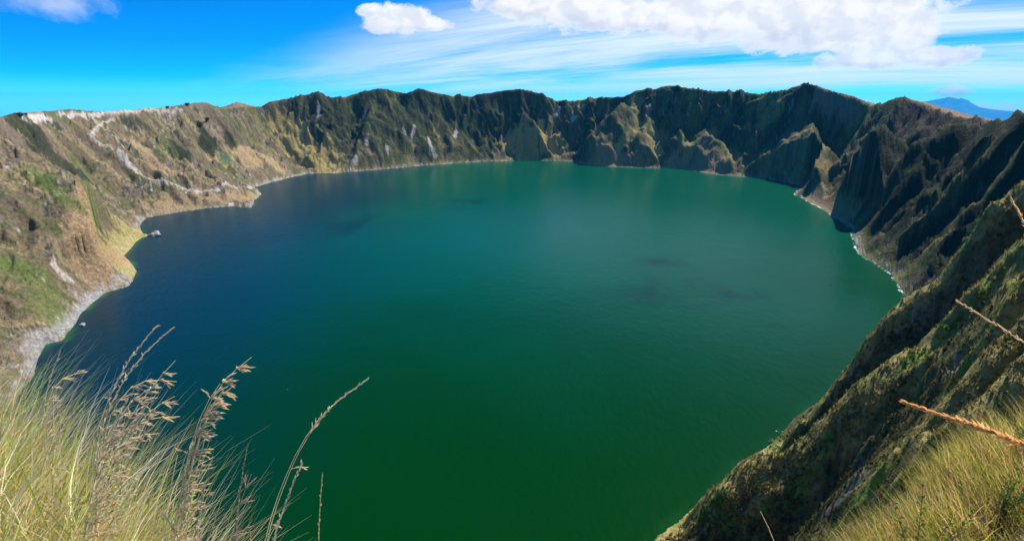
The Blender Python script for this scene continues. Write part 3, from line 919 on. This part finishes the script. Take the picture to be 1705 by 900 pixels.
# ---- shrubby cover and tussocks on the slopes, too many to count
def scatter(name, ncl, sel, size, lo, hi, dens=None, dark=1.0, kmin=4, seed=1, out=0.45, tone=None):
    g = np.random.default_rng(seed)
    ci = g.integers(0, len(cols_in) - 1, ncl * 4); ri = g.integers(1, NR - 2, ncl * 4)
    ok_ = sel[ci, ri]
    ci, ri = ci[ok_][:ncl], ri[ok_][:ncl]
    n_ = len(ci)
    u, v = g.random(n_), g.random(n_)
    def bil(A):
        return (A[ci, ri] * (1 - u) * (1 - v) + A[ci + 1, ri] * u * (1 - v) + A[ci, ri + 1] * (1 - u) * v + A[ci + 1, ri + 1] * u * v)
    x, y, z = bil(GX), bil(GY), bil(GZ)
    c = col[ci, ri] * (0.65 + 0.8 * g.random(n_))[:, None] * dark
    if tone is not None:
        w = g.random(n_)[:, None] ** 1.5
        c = c * (1 - w) + np.array(tone) * w * (0.6 + 0.8 * g.random(n_))[:, None]
    h_ = np.clip(size * np.hypot(np.hypot(x, y), CAMZ - z), lo, hi) * (0.5 + 0.9 * g.random(n_))
    K = kmin
    V = np.zeros((n_, K, 3, 3)); 
    for k_ in range(K):
        a = g.random(n_) * 2 * np.pi
        tilt = out * (0.3 + g.random(n_))
        bx, by = np.cos(a), np.sin(a)
        ww = h_ * (0.20 + 0.25 * g.random(n_))
        off = h_ * 0.25 * g.random(n_)
        cx_, cy_ = x + bx * off, y + by * off
        V[:, k_, 0] = np.stack([cx_ - by * ww, cy_ + bx * ww, z - 0.15 * h_], -1)
        V[:, k_, 1] = np.stack([cx_ + by * ww, cy_ - bx * ww, z - 0.15 * h_], -1)
        V[:, k_, 2] = np.stack([cx_ + bx * tilt * h_ + (g.random(n_) - .5) * ww, cy_ + by * tilt * h_ + (g.random(n_) - .5) * ww, z + h_ * (0.6 + 0.5 * g.random(n_))], -1)
    V = V.reshape(-1, 3)
    f_ = np.arange(len(V)).reshape(-1, 3)
    C3 = np.repeat(np.clip(c, .004, .6), K * 3, 0)
    add(name, mesh_from(name, V, f_, M_clump, C3, smooth=False), kind='stuff',
        label={'slope_tussocks': 'shaggy grass tussocks covering the steep spurs on the right', 'slope_scrub': 'low scrub dotted over the crater walls'}[name], category='vegetation')


lum = col.mean(-1)
veg = (GD > 14) & (lum < 0.22)
dens = sstep(fbm(GX / 30, GY / 30, 3, seed=301), -0.5, 0.3)
keep = np.random.default_rng(5).random(GX.shape)
S1 = np.hypot(RR, CAMZ - GZ)
scatter('slope_tussocks', 90000, (GD > 6) & (lum < 0.26) & (RR > 26) & (RR < 1000) & (GIN) & (GX > 0) & (keep < dens + 0.35), 0.0048, 0.22, 2.6, seed=21, dark=1.0)
scatter('slope_scrub', 52000, veg & (RR > 700) & (RR < 5000) & (keep < 0.8 * sstep(fbm(GX / 70, GY / 70, 3, seed=303), -0.1, 0.6) * (1 - 0.65 * GLEFT)) & GIN, 0.0013, 1.0, 4.0, seed=22, dark=0.6)

# ---- foreground grass
def grass(name, roots, lens, widths, leans, cols, segs=4, seed=1, bend=0.7, parent=None, **props):
    g = np.random.default_rng(seed)
    n_ = len(roots)
    az_ = leans[:, 0]; ln = leans[:, 1]
    t_ = np.linspace(0, 1, segs + 1)
    dx, dy = np.cos(az_), np.sin(az_)
    fa = g.random(n_) * 2 * np.pi
    V = np.zeros((n_, segs + 1, 2, 3))
    ang = ln[:, None] + (bend * (0.4 + g.random(n_)))[:, None] * t_[None] ** 1.6
    seg = lens[:, None] / segs
    hx = np.concatenate([np.zeros((n_, 1)), np.cumsum(np.sin(ang[:, 1:]) * seg, 1)], 1)
    hz = np.concatenate([np.zeros((n_, 1)), np.cumsum(np.cos(ang[:, 1:]) * seg, 1)], 1)
    cx_ = roots[:, 0:1] + dx[:, None] * hx; cy_ = roots[:, 1:2] + dy[:, None] * hx; cz_ = roots[:, 2:3] + hz
    wd = widths[:, None] * (1 - 0.92 * t_[None] ** 1.5) * 0.5
    sx, sy = np.cos(fa)[:, None] * wd, np.sin(fa)[:, None] * wd
    V[:, :, 0] = np.stack([cx_ - sx, cy_ - sy, cz_], -1); V[:, :, 1] = np.stack([cx_ + sx, cy_ + sy, cz_], -1)
    b_ = (np.arange(n_) * (segs + 1) * 2)[:, None]
    k_ = np.arange(segs)[None] * 2
    f_ = np.stack([b_ + k_, b_ + k_ + 1, b_ + k_ + 3, b_ + k_ + 2], -1).reshape(-1, 4)
    C3 = np.repeat(cols, (segs + 1) * 2, 0)
    return add(name, mesh_from(name, V.reshape(-1, 3), f_, M_grass, C3), parent, **props)


PAL = np.array([(.78, .66, .42), (.78, .68, .56), (.36, .56, .07), (.78, .58, .13), (.50, .41, .27), (.20, .36, .04), (.84, .78, .68), (.54, .66, .13)])


def pick(n_, p, g):
    c = PAL[g.choice(len(PAL), n_, p=np.array(p) / np.sum(p))]
    return c * (0.7 + 0.6 * g.random(n_))[:, None]


g = np.random.default_rng(31)
def yedge(x):
    ye = np.where(x < -0.4, 1.0 + 0.53 * (np.clip(-x, 0, 9) - 0.4), 1.0)
    ye = np.where(x > 1.0, 1.0 + (np.clip(x, 1, 3.0) - 1) * 1.15, ye)
    return np.where(x > 3.0, 3.3 + 0.60 * (np.clip(x, 3.0, 5.2) - 3.0) - 0.25 * np.clip(x - 5.2, 0, 8), ye)


n_ = 30000
# tussocks: blades grow from clump centres
cn = 330
ccx = -0.66 - 4.2 * g.random(cn) ** 1.1; ccy = yedge(ccx) - 0.75 + 1.0 * g.random(cn)
ci = g.integers(0, cn, n_)
x = ccx[ci] + g.normal(0, 0.07, n_); y = ccy[ci] + g.normal(0, 0.07, n_)
z = local_ground(x, y) - 0.02
clen = 0.70 + 0.04 * sstep(-ccx, 1.3, 2.0) + 0.26 * g.random(cn) - 0.44 * sstep(ccx, -1.5, -0.6)
lens = clen[ci] * (0.45 + 0.6 * g.random(n_))
la = np.where(g.random(n_) < 0.72, g.normal(0.15, 0.55, n_), g.random(n_) * 2 * np.pi)
grass('bunch_grass', np.stack([x, y, z], -1), lens, 0.0048 + 0.0060 * g.random(n_) ** 2, np.stack([la, 0.04 + 0.30 * g.random(n_)], -1),
      pick(n_, [9, 4.0, 2.4, 3.2, 1.5, 0.7, 5, 3], g), 5, seed=41, kind='stuff', label='tall pale green and straw bunch grass at the lower left edge', category='grass')
n_ = 2600
x = 1.45 + g.normal(0, 0.30, n_); y = 0.12 + g.normal(0, 0.20, n_)
y = np.minimum(y, 0.72 * x - 0.35)
z = local_ground(x, y) - 0.02
grass('knoll_grass', np.stack([x, y, z], -1), 0.16 + 0.22 * g.random(n_), 0.004 + 0.003 * g.random(n_), np.stack([g.random(n_) * 6.28, 0.1 + 0.4 * g.random(n_)], -1),
      pick(n_, [5, 3, 2, 2, 3, 1, 1, 2], g), 4, seed=43, kind='stuff', label='short tuft of grass on the knoll at the right edge', category='grass')
n_ = 46000
cn = 640
ccx = 2.2 + 5.2 * g.random(cn); ccy = yedge(ccx) + 0.8 - 3.8 * g.random(cn) ** 1.1
ci = g.integers(0, cn, n_)
x = ccx[ci] + g.normal(0, 0.10, n_); y = ccy[ci] + g.normal(0, 0.10, n_)
z = local_ground(x, y) - 0.02
lens = (0.26 + 0.22 * g.random(cn))[ci] * (0.5 + 0.7 * g.random(n_))
la = np.where(g.random(n_) < 0.6, g.normal(2.4, 0.7, n_), g.random(n_) * 2 * np.pi)
ctone = g.random(cn)
cA = pick(n_, [5, 3, 2, 1.8, 4.5, 1.2, .8, 2], g); cB = pick(n_, [1, .5, 5, 1.5, 1.5, 4, .2, 4], g)
cc = np.where((ctone[ci] < 0.78)[:, None], cA, cB) * np.array((0.84, 0.72, 0.56))
grass('bank_grass', np.stack([x, y, z], -1), lens, 0.0050 + 0.003 * g.random(n_), np.stack([la, 0.10 + 0.5 * g.random(n_)], -1), cc, 4, seed=42, kind='stuff',
      label='fine brown and green grass on the bank at the lower right', category='grass')


# ---- seed stalks in the foreground, each its own thing
def at(px, py, depth):
    v = ray(px, py) * depth
    return np.array([v[0], v[1], CAMZ + v[2]])


def smooth_path(P, n_):
    P = np.array(P)
    t_ = np.concatenate([[0], np.cumsum(np.linalg.norm(np.diff(P, axis=0), axis=1))]); t_ /= t_[-1]
    tt = np.linspace(0, 1, n_)
    Q = np.stack([np.interp(tt, t_, P[:, k_]) for k_ in range(3)], -1)
    for _ in range(4):
        Q[1:-1] = (Q[:-2] + 2 * Q[1:-1] + Q[2:]) / 4
    return Q


def strip(Q, r0, r1):
    """a thin hollow culm as two crossed blades, so that light passes through it"""
    n_ = len(Q)
    T = np.gradient(Q, axis=0); T /= np.linalg.norm(T, axis=1)[:, None] + 1e-12
    A = np.cross(T, np.array([0.75, 0.60, 0.25])); A /= np.linalg.norm(A, axis=1)[:, None] + 1e-12
    B = np.cross(T, A)
    rr = np.linspace(r0, r1, n_)[:, None]
    V = np.stack([Q - A * rr, Q + A * rr, Q - B * rr * 0.8, Q + B * rr * 0.8], 1).reshape(-1, 3)
    k_ = (np.arange(n_ - 1) * 4)[:, None]
    f_ = np.concatenate([k_ + np.array([[0, 1, 5, 4]]), k_ + np.array([[2, 3, 7, 6]])])
    return V, f_


def tube(Q, r0, r1, sides=5):
    n_ = len(Q)
    T = np.gradient(Q, axis=0); T /= np.linalg.norm(T, axis=1)[:, None] + 1e-12
    ref = np.array([0.3, -0.8, 0.5])
    A = np.cross(T, ref); A /= np.linalg.norm(A, axis=1)[:, None] + 1e-12
    B = np.cross(T, A)
    rr = np.linspace(r0, r1, n_)[:, None, None]
    th_ = np.linspace(0, 2 * np.pi, sides, endpoint=False)
    V = Q[:, None] + rr * (np.cos(th_)[None, :, None] * A[:, None] + np.sin(th_)[None, :, None] * B[:, None])
    i_ = np.arange(n_ * sides).reshape(n_, sides); j_ = np.roll(i_, -1, 1)
    f_ = np.stack([i_[:-1], j_[:-1], j_[1:], i_[1:]], -1).reshape(-1, 4)
    return V.reshape(-1, 3), f_


def spikelets(P, D, L, Rr, g):
    """slender husks: position, direction, length, radius"""
    V, Fc, Cc = [], [], []
    for p_, d_, l_, r_ in zip(P, D, L, Rr):
        d_ = d_ / (np.linalg.norm(d_) + 1e-12)
        a = np.cross(d_, (0.31, 0.2, 0.93)); a /= np.linalg.norm(a) + 1e-12
        b = np.cross(d_, a)
        k0 = len(V)
        for ax_ in (a, b):
            V += [p_, p_ + d_ * l_ * 0.40 + r_ * ax_, p_ + d_ * l_, p_ + d_ * l_ * 0.40 - r_ * ax_]
        Fc += [(k0, k0 + 1, k0 + 2, k0 + 3), (k0 + 4, k0 + 5, k0 + 6, k0 + 7)]
        w = g.random()
        c = np.array((.95, .80, .58)) * (1 - w) + np.array((.88, .68, .50)) * w
        c = np.minimum(c * (0.8 + 0.4 * g.random()), 0.95)
        Cc += [c] * 8
    return np.array(V), np.array(Fc), np.array(Cc)


def stalk(label, pixels, depth, head, kind='open', n=40, tilt=0.0, thick=1.0, droop=0.6, tint=None, sside=1.0, culms=1, root=True, lenf=1.0, seed=0, name='grass_stalk', group='seed heads in the foreground grass'):
    g = np.random.default_rng(1000 + seed)
    m_ = len(pixels)
    P = [at(px, py, depth + tilt * i / max(1, m_ - 1)) for i, (px, py) in enumerate(pixels)]
    if root:
        p0, p1 = P[0], P[1]
        dd = (p0 - p1) / np.linalg.norm(p0 - p1)
        dd = dd * 0.5 + np.array([0, 0, -1.0]); dd /= np.linalg.norm(dd)
        gz = float(local_ground(np.array([p0[0]]), np.array([p0[1]]))[0])
        L_ = max(0.03, (p0[2] - gz) / -dd[2])
        P.insert(0, p0 + dd * (L_ + 0.02))
    else:                                    # leaning in from the right: an arching culm rooted on the knoll
        p0, p1 = P[0], P[1]
        dd = (p0 - p1) / np.linalg.norm(p0 - p1)
        q1 = p0 + dd * 0.12 + np.array([0.02, -0.03, -0.08])
        q2 = q1 + dd * 0.06 + np.array([0.02, -0.06, -0.22])
        q3 = q2 + np.array([0.03, -0.05, 0.0])
        q3[2] = float(local_ground(np.array([q3[0]]), np.array([q3[1]]))[0]) - 0.02
        P[:0] = [q3, q2, q1]
        L0 = np.linalg.norm(q3 - q2) + np.linalg.norm(q2 - q1) + np.linalg.norm(q1 - p0)
        Lp = sum(np.linalg.norm(P[i + 1] - P[i]) for i in range(3, len(P) - 1))
        head = (L0 + head * Lp) / (L0 + Lp)
    Q = smooth_path(P, 26)
    base_ = Q[0].copy()
    t_ = add(name, None, label=label, category='grass stalk', group=group)
    t_.location = base_
    Vs, Fs = strip(Q, 0.0026 * thick, 0.0011 * thick)
    cst = np.array((.92, .76, .44)) if tint is None else np.array(tint) * 1.15
    for k_ in range(1, culms):
        off = g.normal(0, 0.010, 3); off[2] = 0
        Q2 = Q[:int(26 * (0.78 + 0.2 * g.random()))] + off * np.linspace(1.6, 0.5, 26)[:, None][:int(26 * 0.0) + len(Q[:int(26 * 0.98)])][:1]
        V2, F2 = strip(Q2, 0.0024 * thick, 0.0012 * thick)
        Fs = np.concatenate([Fs, F2 + len(Vs)]); Vs = np.concatenate([Vs, V2])
    cols_ = cst[None] * (0.8 + 0.4 * g.random(len(Vs)))[:, None]
    add('stem', mesh_from('stem', Vs - base_, Fs, M_seed, cols_), t_)
    # head
    T = np.gradient(Q, axis=0); T /= np.linalg.norm(T, axis=1)[:, None]
    side = np.array([1.0, -0.15, -0.15]) * sside
    PP, DD, LL, RRd = [], [], [], []
    Bv, Bf = np.zeros((0, 3)), np.zeros((0, 4), int)
    sc = depth / 1.6
    if kind == 'spike':
        for i in range(n):
            u = head + (1 - head) * (i / n) ** 0.95
            k_ = min(u * 25, 24.999); k0 = int(k_); p_ = Q[k0] + (Q[min(k0 + 1, 25)] - Q[k0]) * (k_ - k0)
            d_ = T[k0] + 0.42 * g.normal(0, 1, 3) * (1 - 0.6 * i / n)
            PP.append(p_); DD.append(d_); LL.append((0.015 + 0.008 * g.random()) * sc * lenf * (1 - 0.35 * i / n)); RRd.append(0.0023 * sc * lenf)
    else:
        nb = int(n / 1.9) if kind == 'open' else max(3, n // 7)
        for i in range(nb):
            u = head + (1 - head) * (i + 0.5 * g.random()) / nb
            k_ = min(u * 25, 24.999); k0 = int(k_); p_ = Q[k0]
            bl = (0.085 if kind == 'open' else 0.05) * sc * (1.05 - 0.75 * (u - head) / (1 - head)) * (0.35 + 0.9 * g.random())
            d_ = T[k0] * (0.9 - 0.3 * g.random()) + side * (0.05 + 0.5 * g.random()) + 0.24 * g.normal(0, 1, 3)
            d_ /= np.linalg.norm(d_)
            pts = [p_]
            cur, dv = p_.copy(), d_.copy()
            for q in range(5):
                dv = dv + np.array([0.02, 0, -droop * 0.16]) ; dv /= np.linalg.norm(dv)
                cur = cur + dv * bl / 5
                pts.append(cur.copy())
            pts = np.array(pts)
            V2, F2 = strip(pts, 0.0011 * sc, 0.0007 * sc)
            Bf = np.concatenate([Bf, F2 + len(Bv)]); Bv = np.concatenate([Bv, V2])
            for q in range(5 if kind == 'open' else 7):
                f_ = 0.15 + 0.85 * (q + g.random()) / (5 if kind == 'open' else 7)
                kk = min(int(f_ * 5), 4)
                pp = pts[kk] + (pts[kk + 1] - pts[kk]) * (f_ * 5 - kk if f_ < 1 else 1)
                PP.append(pp); DD.append((pts[kk + 1] - pts[kk]) / np.linalg.norm(pts[kk + 1] - pts[kk]) + 0.17 * g.normal(0, 1, 3))
                LL.append((0.015 + 0.009 * g.random()) * sc * lenf); RRd.append(0.0023 * sc * lenf)
        for i in range(n // 6):      # along the tip itself
            u = 1 - 0.25 * (1 - head) * g.random()
            k0 = min(int(u * 25), 25)
            PP.append(Q[k0]); DD.append(T[k0] + 0.3 * g.normal(0, 1, 3)); LL.append(0.012 * sc * lenf); RRd.append(0.0022 * sc * lenf)
    V3, F3, C3 = spikelets(PP, DD, LL, RRd, g)
    if tint is not None:
        C3 = C3 * 0.4 + np.array(tint) * 0.8 * (0.7 + 0.6 * g.random(len(C3)))[:, None]
    hd = add('seed_head', mesh_from('seed_head', V3 - base_, F3, M_seed, C3, smooth=False), t_, kind='stuff')
    if len(Bv):
        add('branchlets', mesh_from('branchlets', Bv - base_, Bf, M_seed, np.tile(np.array((.78, .60, .36)), (len(Bv), 1))), hd, kind='stuff')
    return t_


D0 = 1.62
stalk('tallest upright seed stalk of the left clump, slim head leaning right', [(147, 757), (180, 658), (206, 609), (236, 563), (263, 541)], D0, 0.80, 'spike', 44, seed=1)
stalk('tall seed stalk with slim head just right of the tallest one', [(162, 712), (203, 632), (239, 581), (288, 545)], D0, 0.72, 'spike', 54, seed=2)
stalk('open drooping panicle arching right below the two tallest heads', [(172, 700), (213, 632), (254, 617), (294, 635)], D0 + .04, 0.45, 'open', 70, droop=0.7, seed=3)
stalk('straw panicle reaching up right, outermost of the big left clump', [(188, 729), (239, 663), (264, 622), (292, 600)], D0 - .03, 0.5, 'open', 60, droop=0.3, seed=4)
stalk('low panicle bending far right from the middle of the left clump', [(167, 736), (213, 704), (252, 683), (299, 693)], D0 - .06, 0.42, 'open', 80, droop=0.5, seed=5)
stalk('panicle with a hooked curling tip on the left clump', [(193, 755), (226, 709), (264, 660), (291, 659)], D0 + .06, 0.5, 'open', 56, droop=0.9, seed=6)
stalk('lowest short drooping panicle of the left clump', [(177, 757), (213, 716), (244, 711), (265, 721)], D0 - .1, 0.4, 'open', 70, droop=0.8, seed=7)
stalk('broad straw panicle in the middle of the left clump', [(160, 760), (205, 676), (238, 640), (262, 640)], D0, 0.45, 'open', 90, droop=0.5, seed=8)
stalk('small upright seed head nearest the pale shore, far left', [(70, 660), (80, 632), (91, 609), (101, 583)], D0 + .15, 0.5, 'spike', 30, seed=9)
stalk('small panicle arching right, far left by the shore', [(74, 660), (80, 640), (98, 622), (121, 612), (144, 619)], D0 + .15, 0.45, 'open', 40, droop=0.8, seed=10)
stalk('short seed head leaning right out of the grass, far left', [(98, 705), (114, 688), (143, 665)], D0 + .1, 0.45, 'spike', 26, seed=11)
stalk('bundle of golden culms topped by a long one-sided drooping panicle', [(291, 897), (319, 740), (344, 669), (372, 623), (397, 598), (419, 594)], 1.50, 0.52, 'open', 150, droop=1.0, culms=6, seed=12)
stalk('second head of the golden bundle, hanging to the right', [(284, 897), (316, 745), (337, 683), (366, 640), (392, 640)], 1.52, 0.55, 'open', 100, droop=1.3, culms=3, seed=13)
stalk('lone tall stalk over the water, sparse head arching right', [(436, 897), (458, 836), (486, 761), (500, 733), (529, 690), (565, 658), (614, 630)], 1.45, 0.86, 'spike', 34, seed=14)
stalk('sparse side sprays below the tip of the lone tall stalk', [(440, 897), (462, 836), (490, 761), (504, 730), (533, 692), (556, 672)], 1.46, 0.70, 'sparse', 26, droop=1.2, seed=15)
stalk('bushy brown plume standing beside the lone tall stalk', [(451, 893), (466, 860), (479, 829), (492, 797), (503, 768)], 1.40, 0.3, 'spike', 110, lenf=1.25, seed=16)
stalk('narrow upright dark seed spike between bundle and lone stalk', [(390, 897), (397, 829), (404, 779), (413, 737)], 1.46, 0.55, 'spike', 40, tint=(.36, .25, .20), seed=17)
stalk('loose purplish panicle right of the narrow dark spike', [(384, 897), (396, 850), (404, 811), (419, 788)], 1.44, 0.3, 'open', 70, droop=0.3, tint=(.40, .28, .24), seed=18)
stalk('pale straight seed spike alone over the dark water', [(529, 897), (532, 850), (533, 829), (537, 786)], 1.42, 0.25, 'spike', 64, tint=(.62, .48, .26), seed=19)
stalk('pinkish plume low at the right edge of the left grass', [(318, 897), (336, 850), (340, 822), (341, 800)], 1.42, 0.25, 'open', 80, droop=0.2, tint=(.50, .36, .31), seed=20)
# right-hand stalks leaning in from beyond the frame
stalk('thick orange seed head leaning in from the right edge, closest to the lens', [(1900, 800), (1790, 765), (1705, 737), (1600, 697), (1507, 670)], 0.62, 0.28, 'spike', 210, lenf=1.9, thick=0.6, tint=(.74, .42, .13), root=False, seed=21, group='seed heads at the right edge')
stalk('thin straw seed head slanting in above the thick orange one', [(1860, 660), (1780, 614), (1705, 570), (1640, 527), (1593, 500)], 1.3, 0.30, 'spike', 80, lenf=1.0, thick=0.7, tint=(.60, .42, .25), root=False, seed=22, group='seed heads at the right edge')
stalk('tip of an orange seed head at the right edge under the rim', [(1790, 520), (1745, 440), (1708, 372), (1684, 332)], 0.9, 0.35, 'spike', 70, lenf=1.15, thick=0.6, tint=(.60, .38, .14), root=False, seed=23, group='seed heads at the right edge')
stalk('short bent seed stalk low in front of the dark gully', [(1310, 960), (1292, 895), (1280, 868), (1266, 850)], 1.6, 0.35, 'spike', 30, lenf=0.7, tint=(.50, .36, .18), root=True, seed=24, group='seed heads at the right edge')


# ---- leafy plants on the right bank
def leafy(label, px, py, hgt_, seed, nst=5):
    g = np.random.default_rng(seed)
    b = np.array([px, py, surf(px, py)])
    t_ = add('leafy_plant', None, label=label, category='plant', group='leafy plants on the right bank')
    t_.location = b
    SV, SF, LV, LF, LCo = np.zeros((0, 3)), np.zeros((0, 4), int), [], [], []
    for k_ in range(nst):
        a = g.random() * 6.28; tl = 0.1 + 0.35 * g.random(); L_ = hgt_ * (0.65 + 0.4 * g.random())
        u = np.linspace(0, 1, 8)[:, None]
        Q = np.concatenate([np.cos(a) * tl * L_ * u ** 1.5, np.sin(a) * tl * L_ * u ** 1.5, L_ * u - 0.02], 1)
        V2, F2 = tube(Q, 0.004, 0.0015, 4)
        SF = np.concatenate([SF, F2 + len(SV)]); SV = np.concatenate([SV, V2])
        for q in range(26):
            f_ = 0.2 + 0.8 * q / 26
            p_ = np.array([np.interp(f_, u[:, 0], Q[:, c_]) for c_ in range(3)])
            aa_ = q * 2.4 + g.random(); d_ = np.array([math.cos(aa_), math.sin(aa_), 0.35 + 0.4 * g.random()]); d_ /= np.linalg.norm(d_)
            s_ = np.cross(d_, (0, 0, 1)); s_ /= np.linalg.norm(s_)
            ll = 0.062 * (1.1 - 0.5 * f_) * (0.8 + 0.4 * g.random()); k0 = len(LV)
            LV += [p_, p_ + d_ * ll * .5 + s_ * ll * .26 + (0, 0, .004), p_ + d_ * ll, p_ + d_ * ll * .5 - s_ * ll * .26 + (0, 0, .004)]
            LF.append((k0, k0 + 1, k0 + 2, k0 + 3))
            c = np.array((.10, .19, .045)) * (0.7 + 0.7 * g.random()); LCo += [c] * 4
    add('stem', mesh_from('stem', SV, SF, M_wood), t_, kind='stuff')
    add('leaves', mesh_from('leaves', np.array(LV), LF, M_grass, np.array(LCo), smooth=False), t_, kind='stuff')


leafy('upright leafy green plant on the lower left edge of the right bank', 3.15, 3.42, 0.78, 61)
leafy('green leafy plant in the middle of the right bank grass', 4.05, 3.75, 0.62, 62)
leafy('bright leafy sprigs at the top of the right bank edge', 4.75, 4.35, 0.66, 63, 6)


# ---- single dark shrubs on the left rim and wall
def shrub(label, px, py, wpx, hpx, seed):
    g = np.random.default_rng(seed)
    b = hit(px, py, 300.0)
    dist = math.hypot(b[0], b[1])
    w_, h_ = wpx / F * dist * 0.5, hpx / F * dist
    b[2] = surf(b[0], b[1])
    t_ = add('shrub', None, label=label, category='shrub', group='dark shrubs on the left wall')
    t_.location = b
    u = np.linspace(0, 1, 5)[:, None]
    V2, F2 = tube(np.concatenate([0.05 * w_ * u, 0 * u, -0.5 + h_ * 0.6 * u], 1), 0.05 * h_ + .1, 0.03 * h_, 6)
    add('trunk', mesh_from('trunk', V2, F2, M_wood), t_)
    LV, LF, LCo = [], [], []
    for q in range(420):
        v_ = g.normal(0, 1, 3); v_ /= np.linalg.norm(v_); rr_ = g.random() ** 0.4
        lob = 1 + 0.35 * math.sin(3 * math.atan2(v_[1], v_[0]) + seed) + 0.2 * math.sin(7 * v_[2] + seed)
        c0 = np.array([v_[0] * w_ * rr_ * lob * .8, v_[1] * w_ * rr_ * lob * .8, h_ * (0.52 + 0.46 * v_[2] * rr_ * lob * 0.85)])
        e1, e2 = g.normal(0, 1, 3), g.normal(0, 1, 3)
        s_ = 0.09 * (w_ + h_); k0 = len(LV)
        LV += [c0, c0 + e1 * s_ * .7, c0 + e2 * s_ * .7]
        LF.append((k0, k0 + 1, k0 + 2)); LCo += [np.array((.028, .040, .018)) * (0.6 + 0.9 * g.random())] * 3
    add('crown', mesh_from('crown', np.array(LV), LF, M_clump, np.array(LCo), smooth=False), t_, kind='stuff')


shrub('round dark shrub on the rim, farthest left', 35, 194.5, 8, 5, 71)
shrub('small shrub just right of the round one on the left rim', 44, 192.5, 4.5, 3.5, 72)
shrub('dark shrub on the skyline left of the pointed hill', 312, 176, 8, 4, 73)
shrub('low shrub on the skyline, middle of the left rim', 279, 180.5, 6, 3, 74)
shrub('round dark shrub on the brown slope below the pointed hill', 345.5, 202, 6.5, 6, 75)
shrub('pair-topped dark shrub above the shaded hollow', 333, 211, 9, 7, 76)


# ---- rocks in the shallows
def rock(label, px, py, wpx, hpx, seed, name='shore_rock'):
    g = np.random.default_rng(seed)
    p_ = lake_pt(px, py)
    dist = math.hypot(*p_)
    w_, h_ = wpx / F * dist * 0.5, hpx / F * dist
    nu, nv_ = 26, 14
    V, Fc = [], []
    for i in range(nv_):
        ph = -0.5 + 1.9 * i / (nv_ - 1)
        for j in range(nu):
            th_ = 2 * math.pi * j / nu
            rr_ = max(0.02, math.cos(min(ph, 1.5)))
            nn_ = 1 + 0.55 * float(perlin(np.array([2 * math.cos(th_) + seed]), np.array([2 * math.sin(th_) + ph * 2]), 77)[0]) + 0.3 * float(perlin(np.array([5 * math.cos(th_)]), np.array([5 * math.sin(th_) + ph * 4]), 78)[0])
            V.append((w_ * rr_ * nn_ * math.cos(th_), 0.8 * w_ * rr_ * nn_ * math.sin(th_), h_ * math.sin(min(ph, 1.5)) * (0.25 + 0.9 * nn_ + 0.35 * math.cos(th_ + seed))))
    for i in range(nv_ - 1):
        for j in range(nu):
            Fc.append((i * nu + j, i * nu + (j + 1) % nu, (i + 1) * nu + (j + 1) % nu, (i + 1) * nu + j))
    o_ = add(name, mesh_from(name, V, Fc, M_stone, smooth=False), label=label, category='rock', group='rocks standing in the water')
    o_.location = (p_[0], p_[1], 0.0)


rock('pale rock at the tip of the small spit on the left shore', 258, 391.5, 15, 4.5, 81)
rock('tiny pale rock in the water beside the grey left shore', 137, 541, 7, 2.5, 82)
rock('grey rock at the foot of the dark cliff on the right shore', 1284, 736, 7, 5, 83)

# ------------------------------------------------------------------ the air
mh, N = material('haze')
N.link(N.n('ShaderNodeVolumePrincipled', {'Color': (.05, .48, 1.0, 1), 'Density': 1.25e-5, 'Anisotropy': 0.0}).outputs[0], N.n('ShaderNodeOutputMaterial').inputs['Volume'])
hb = 96500.0
z0, z1 = -4200.0, 1700.0
hv = [(x, y, z) for z in (z0, z1) for (x, y) in ((-hb, -hb), (hb, -hb), (hb, hb), (-hb, hb))]
me = bpy.data.meshes.new('haze')
me.from_pydata(hv, [], [(3, 2, 1, 0), (4, 5, 6, 7), (0, 1, 5, 4), (1, 2, 6, 5), (2, 3, 7, 6), (3, 0, 4, 7)])
me.materials.append(mh)
add('haze', me, kind='stuff')
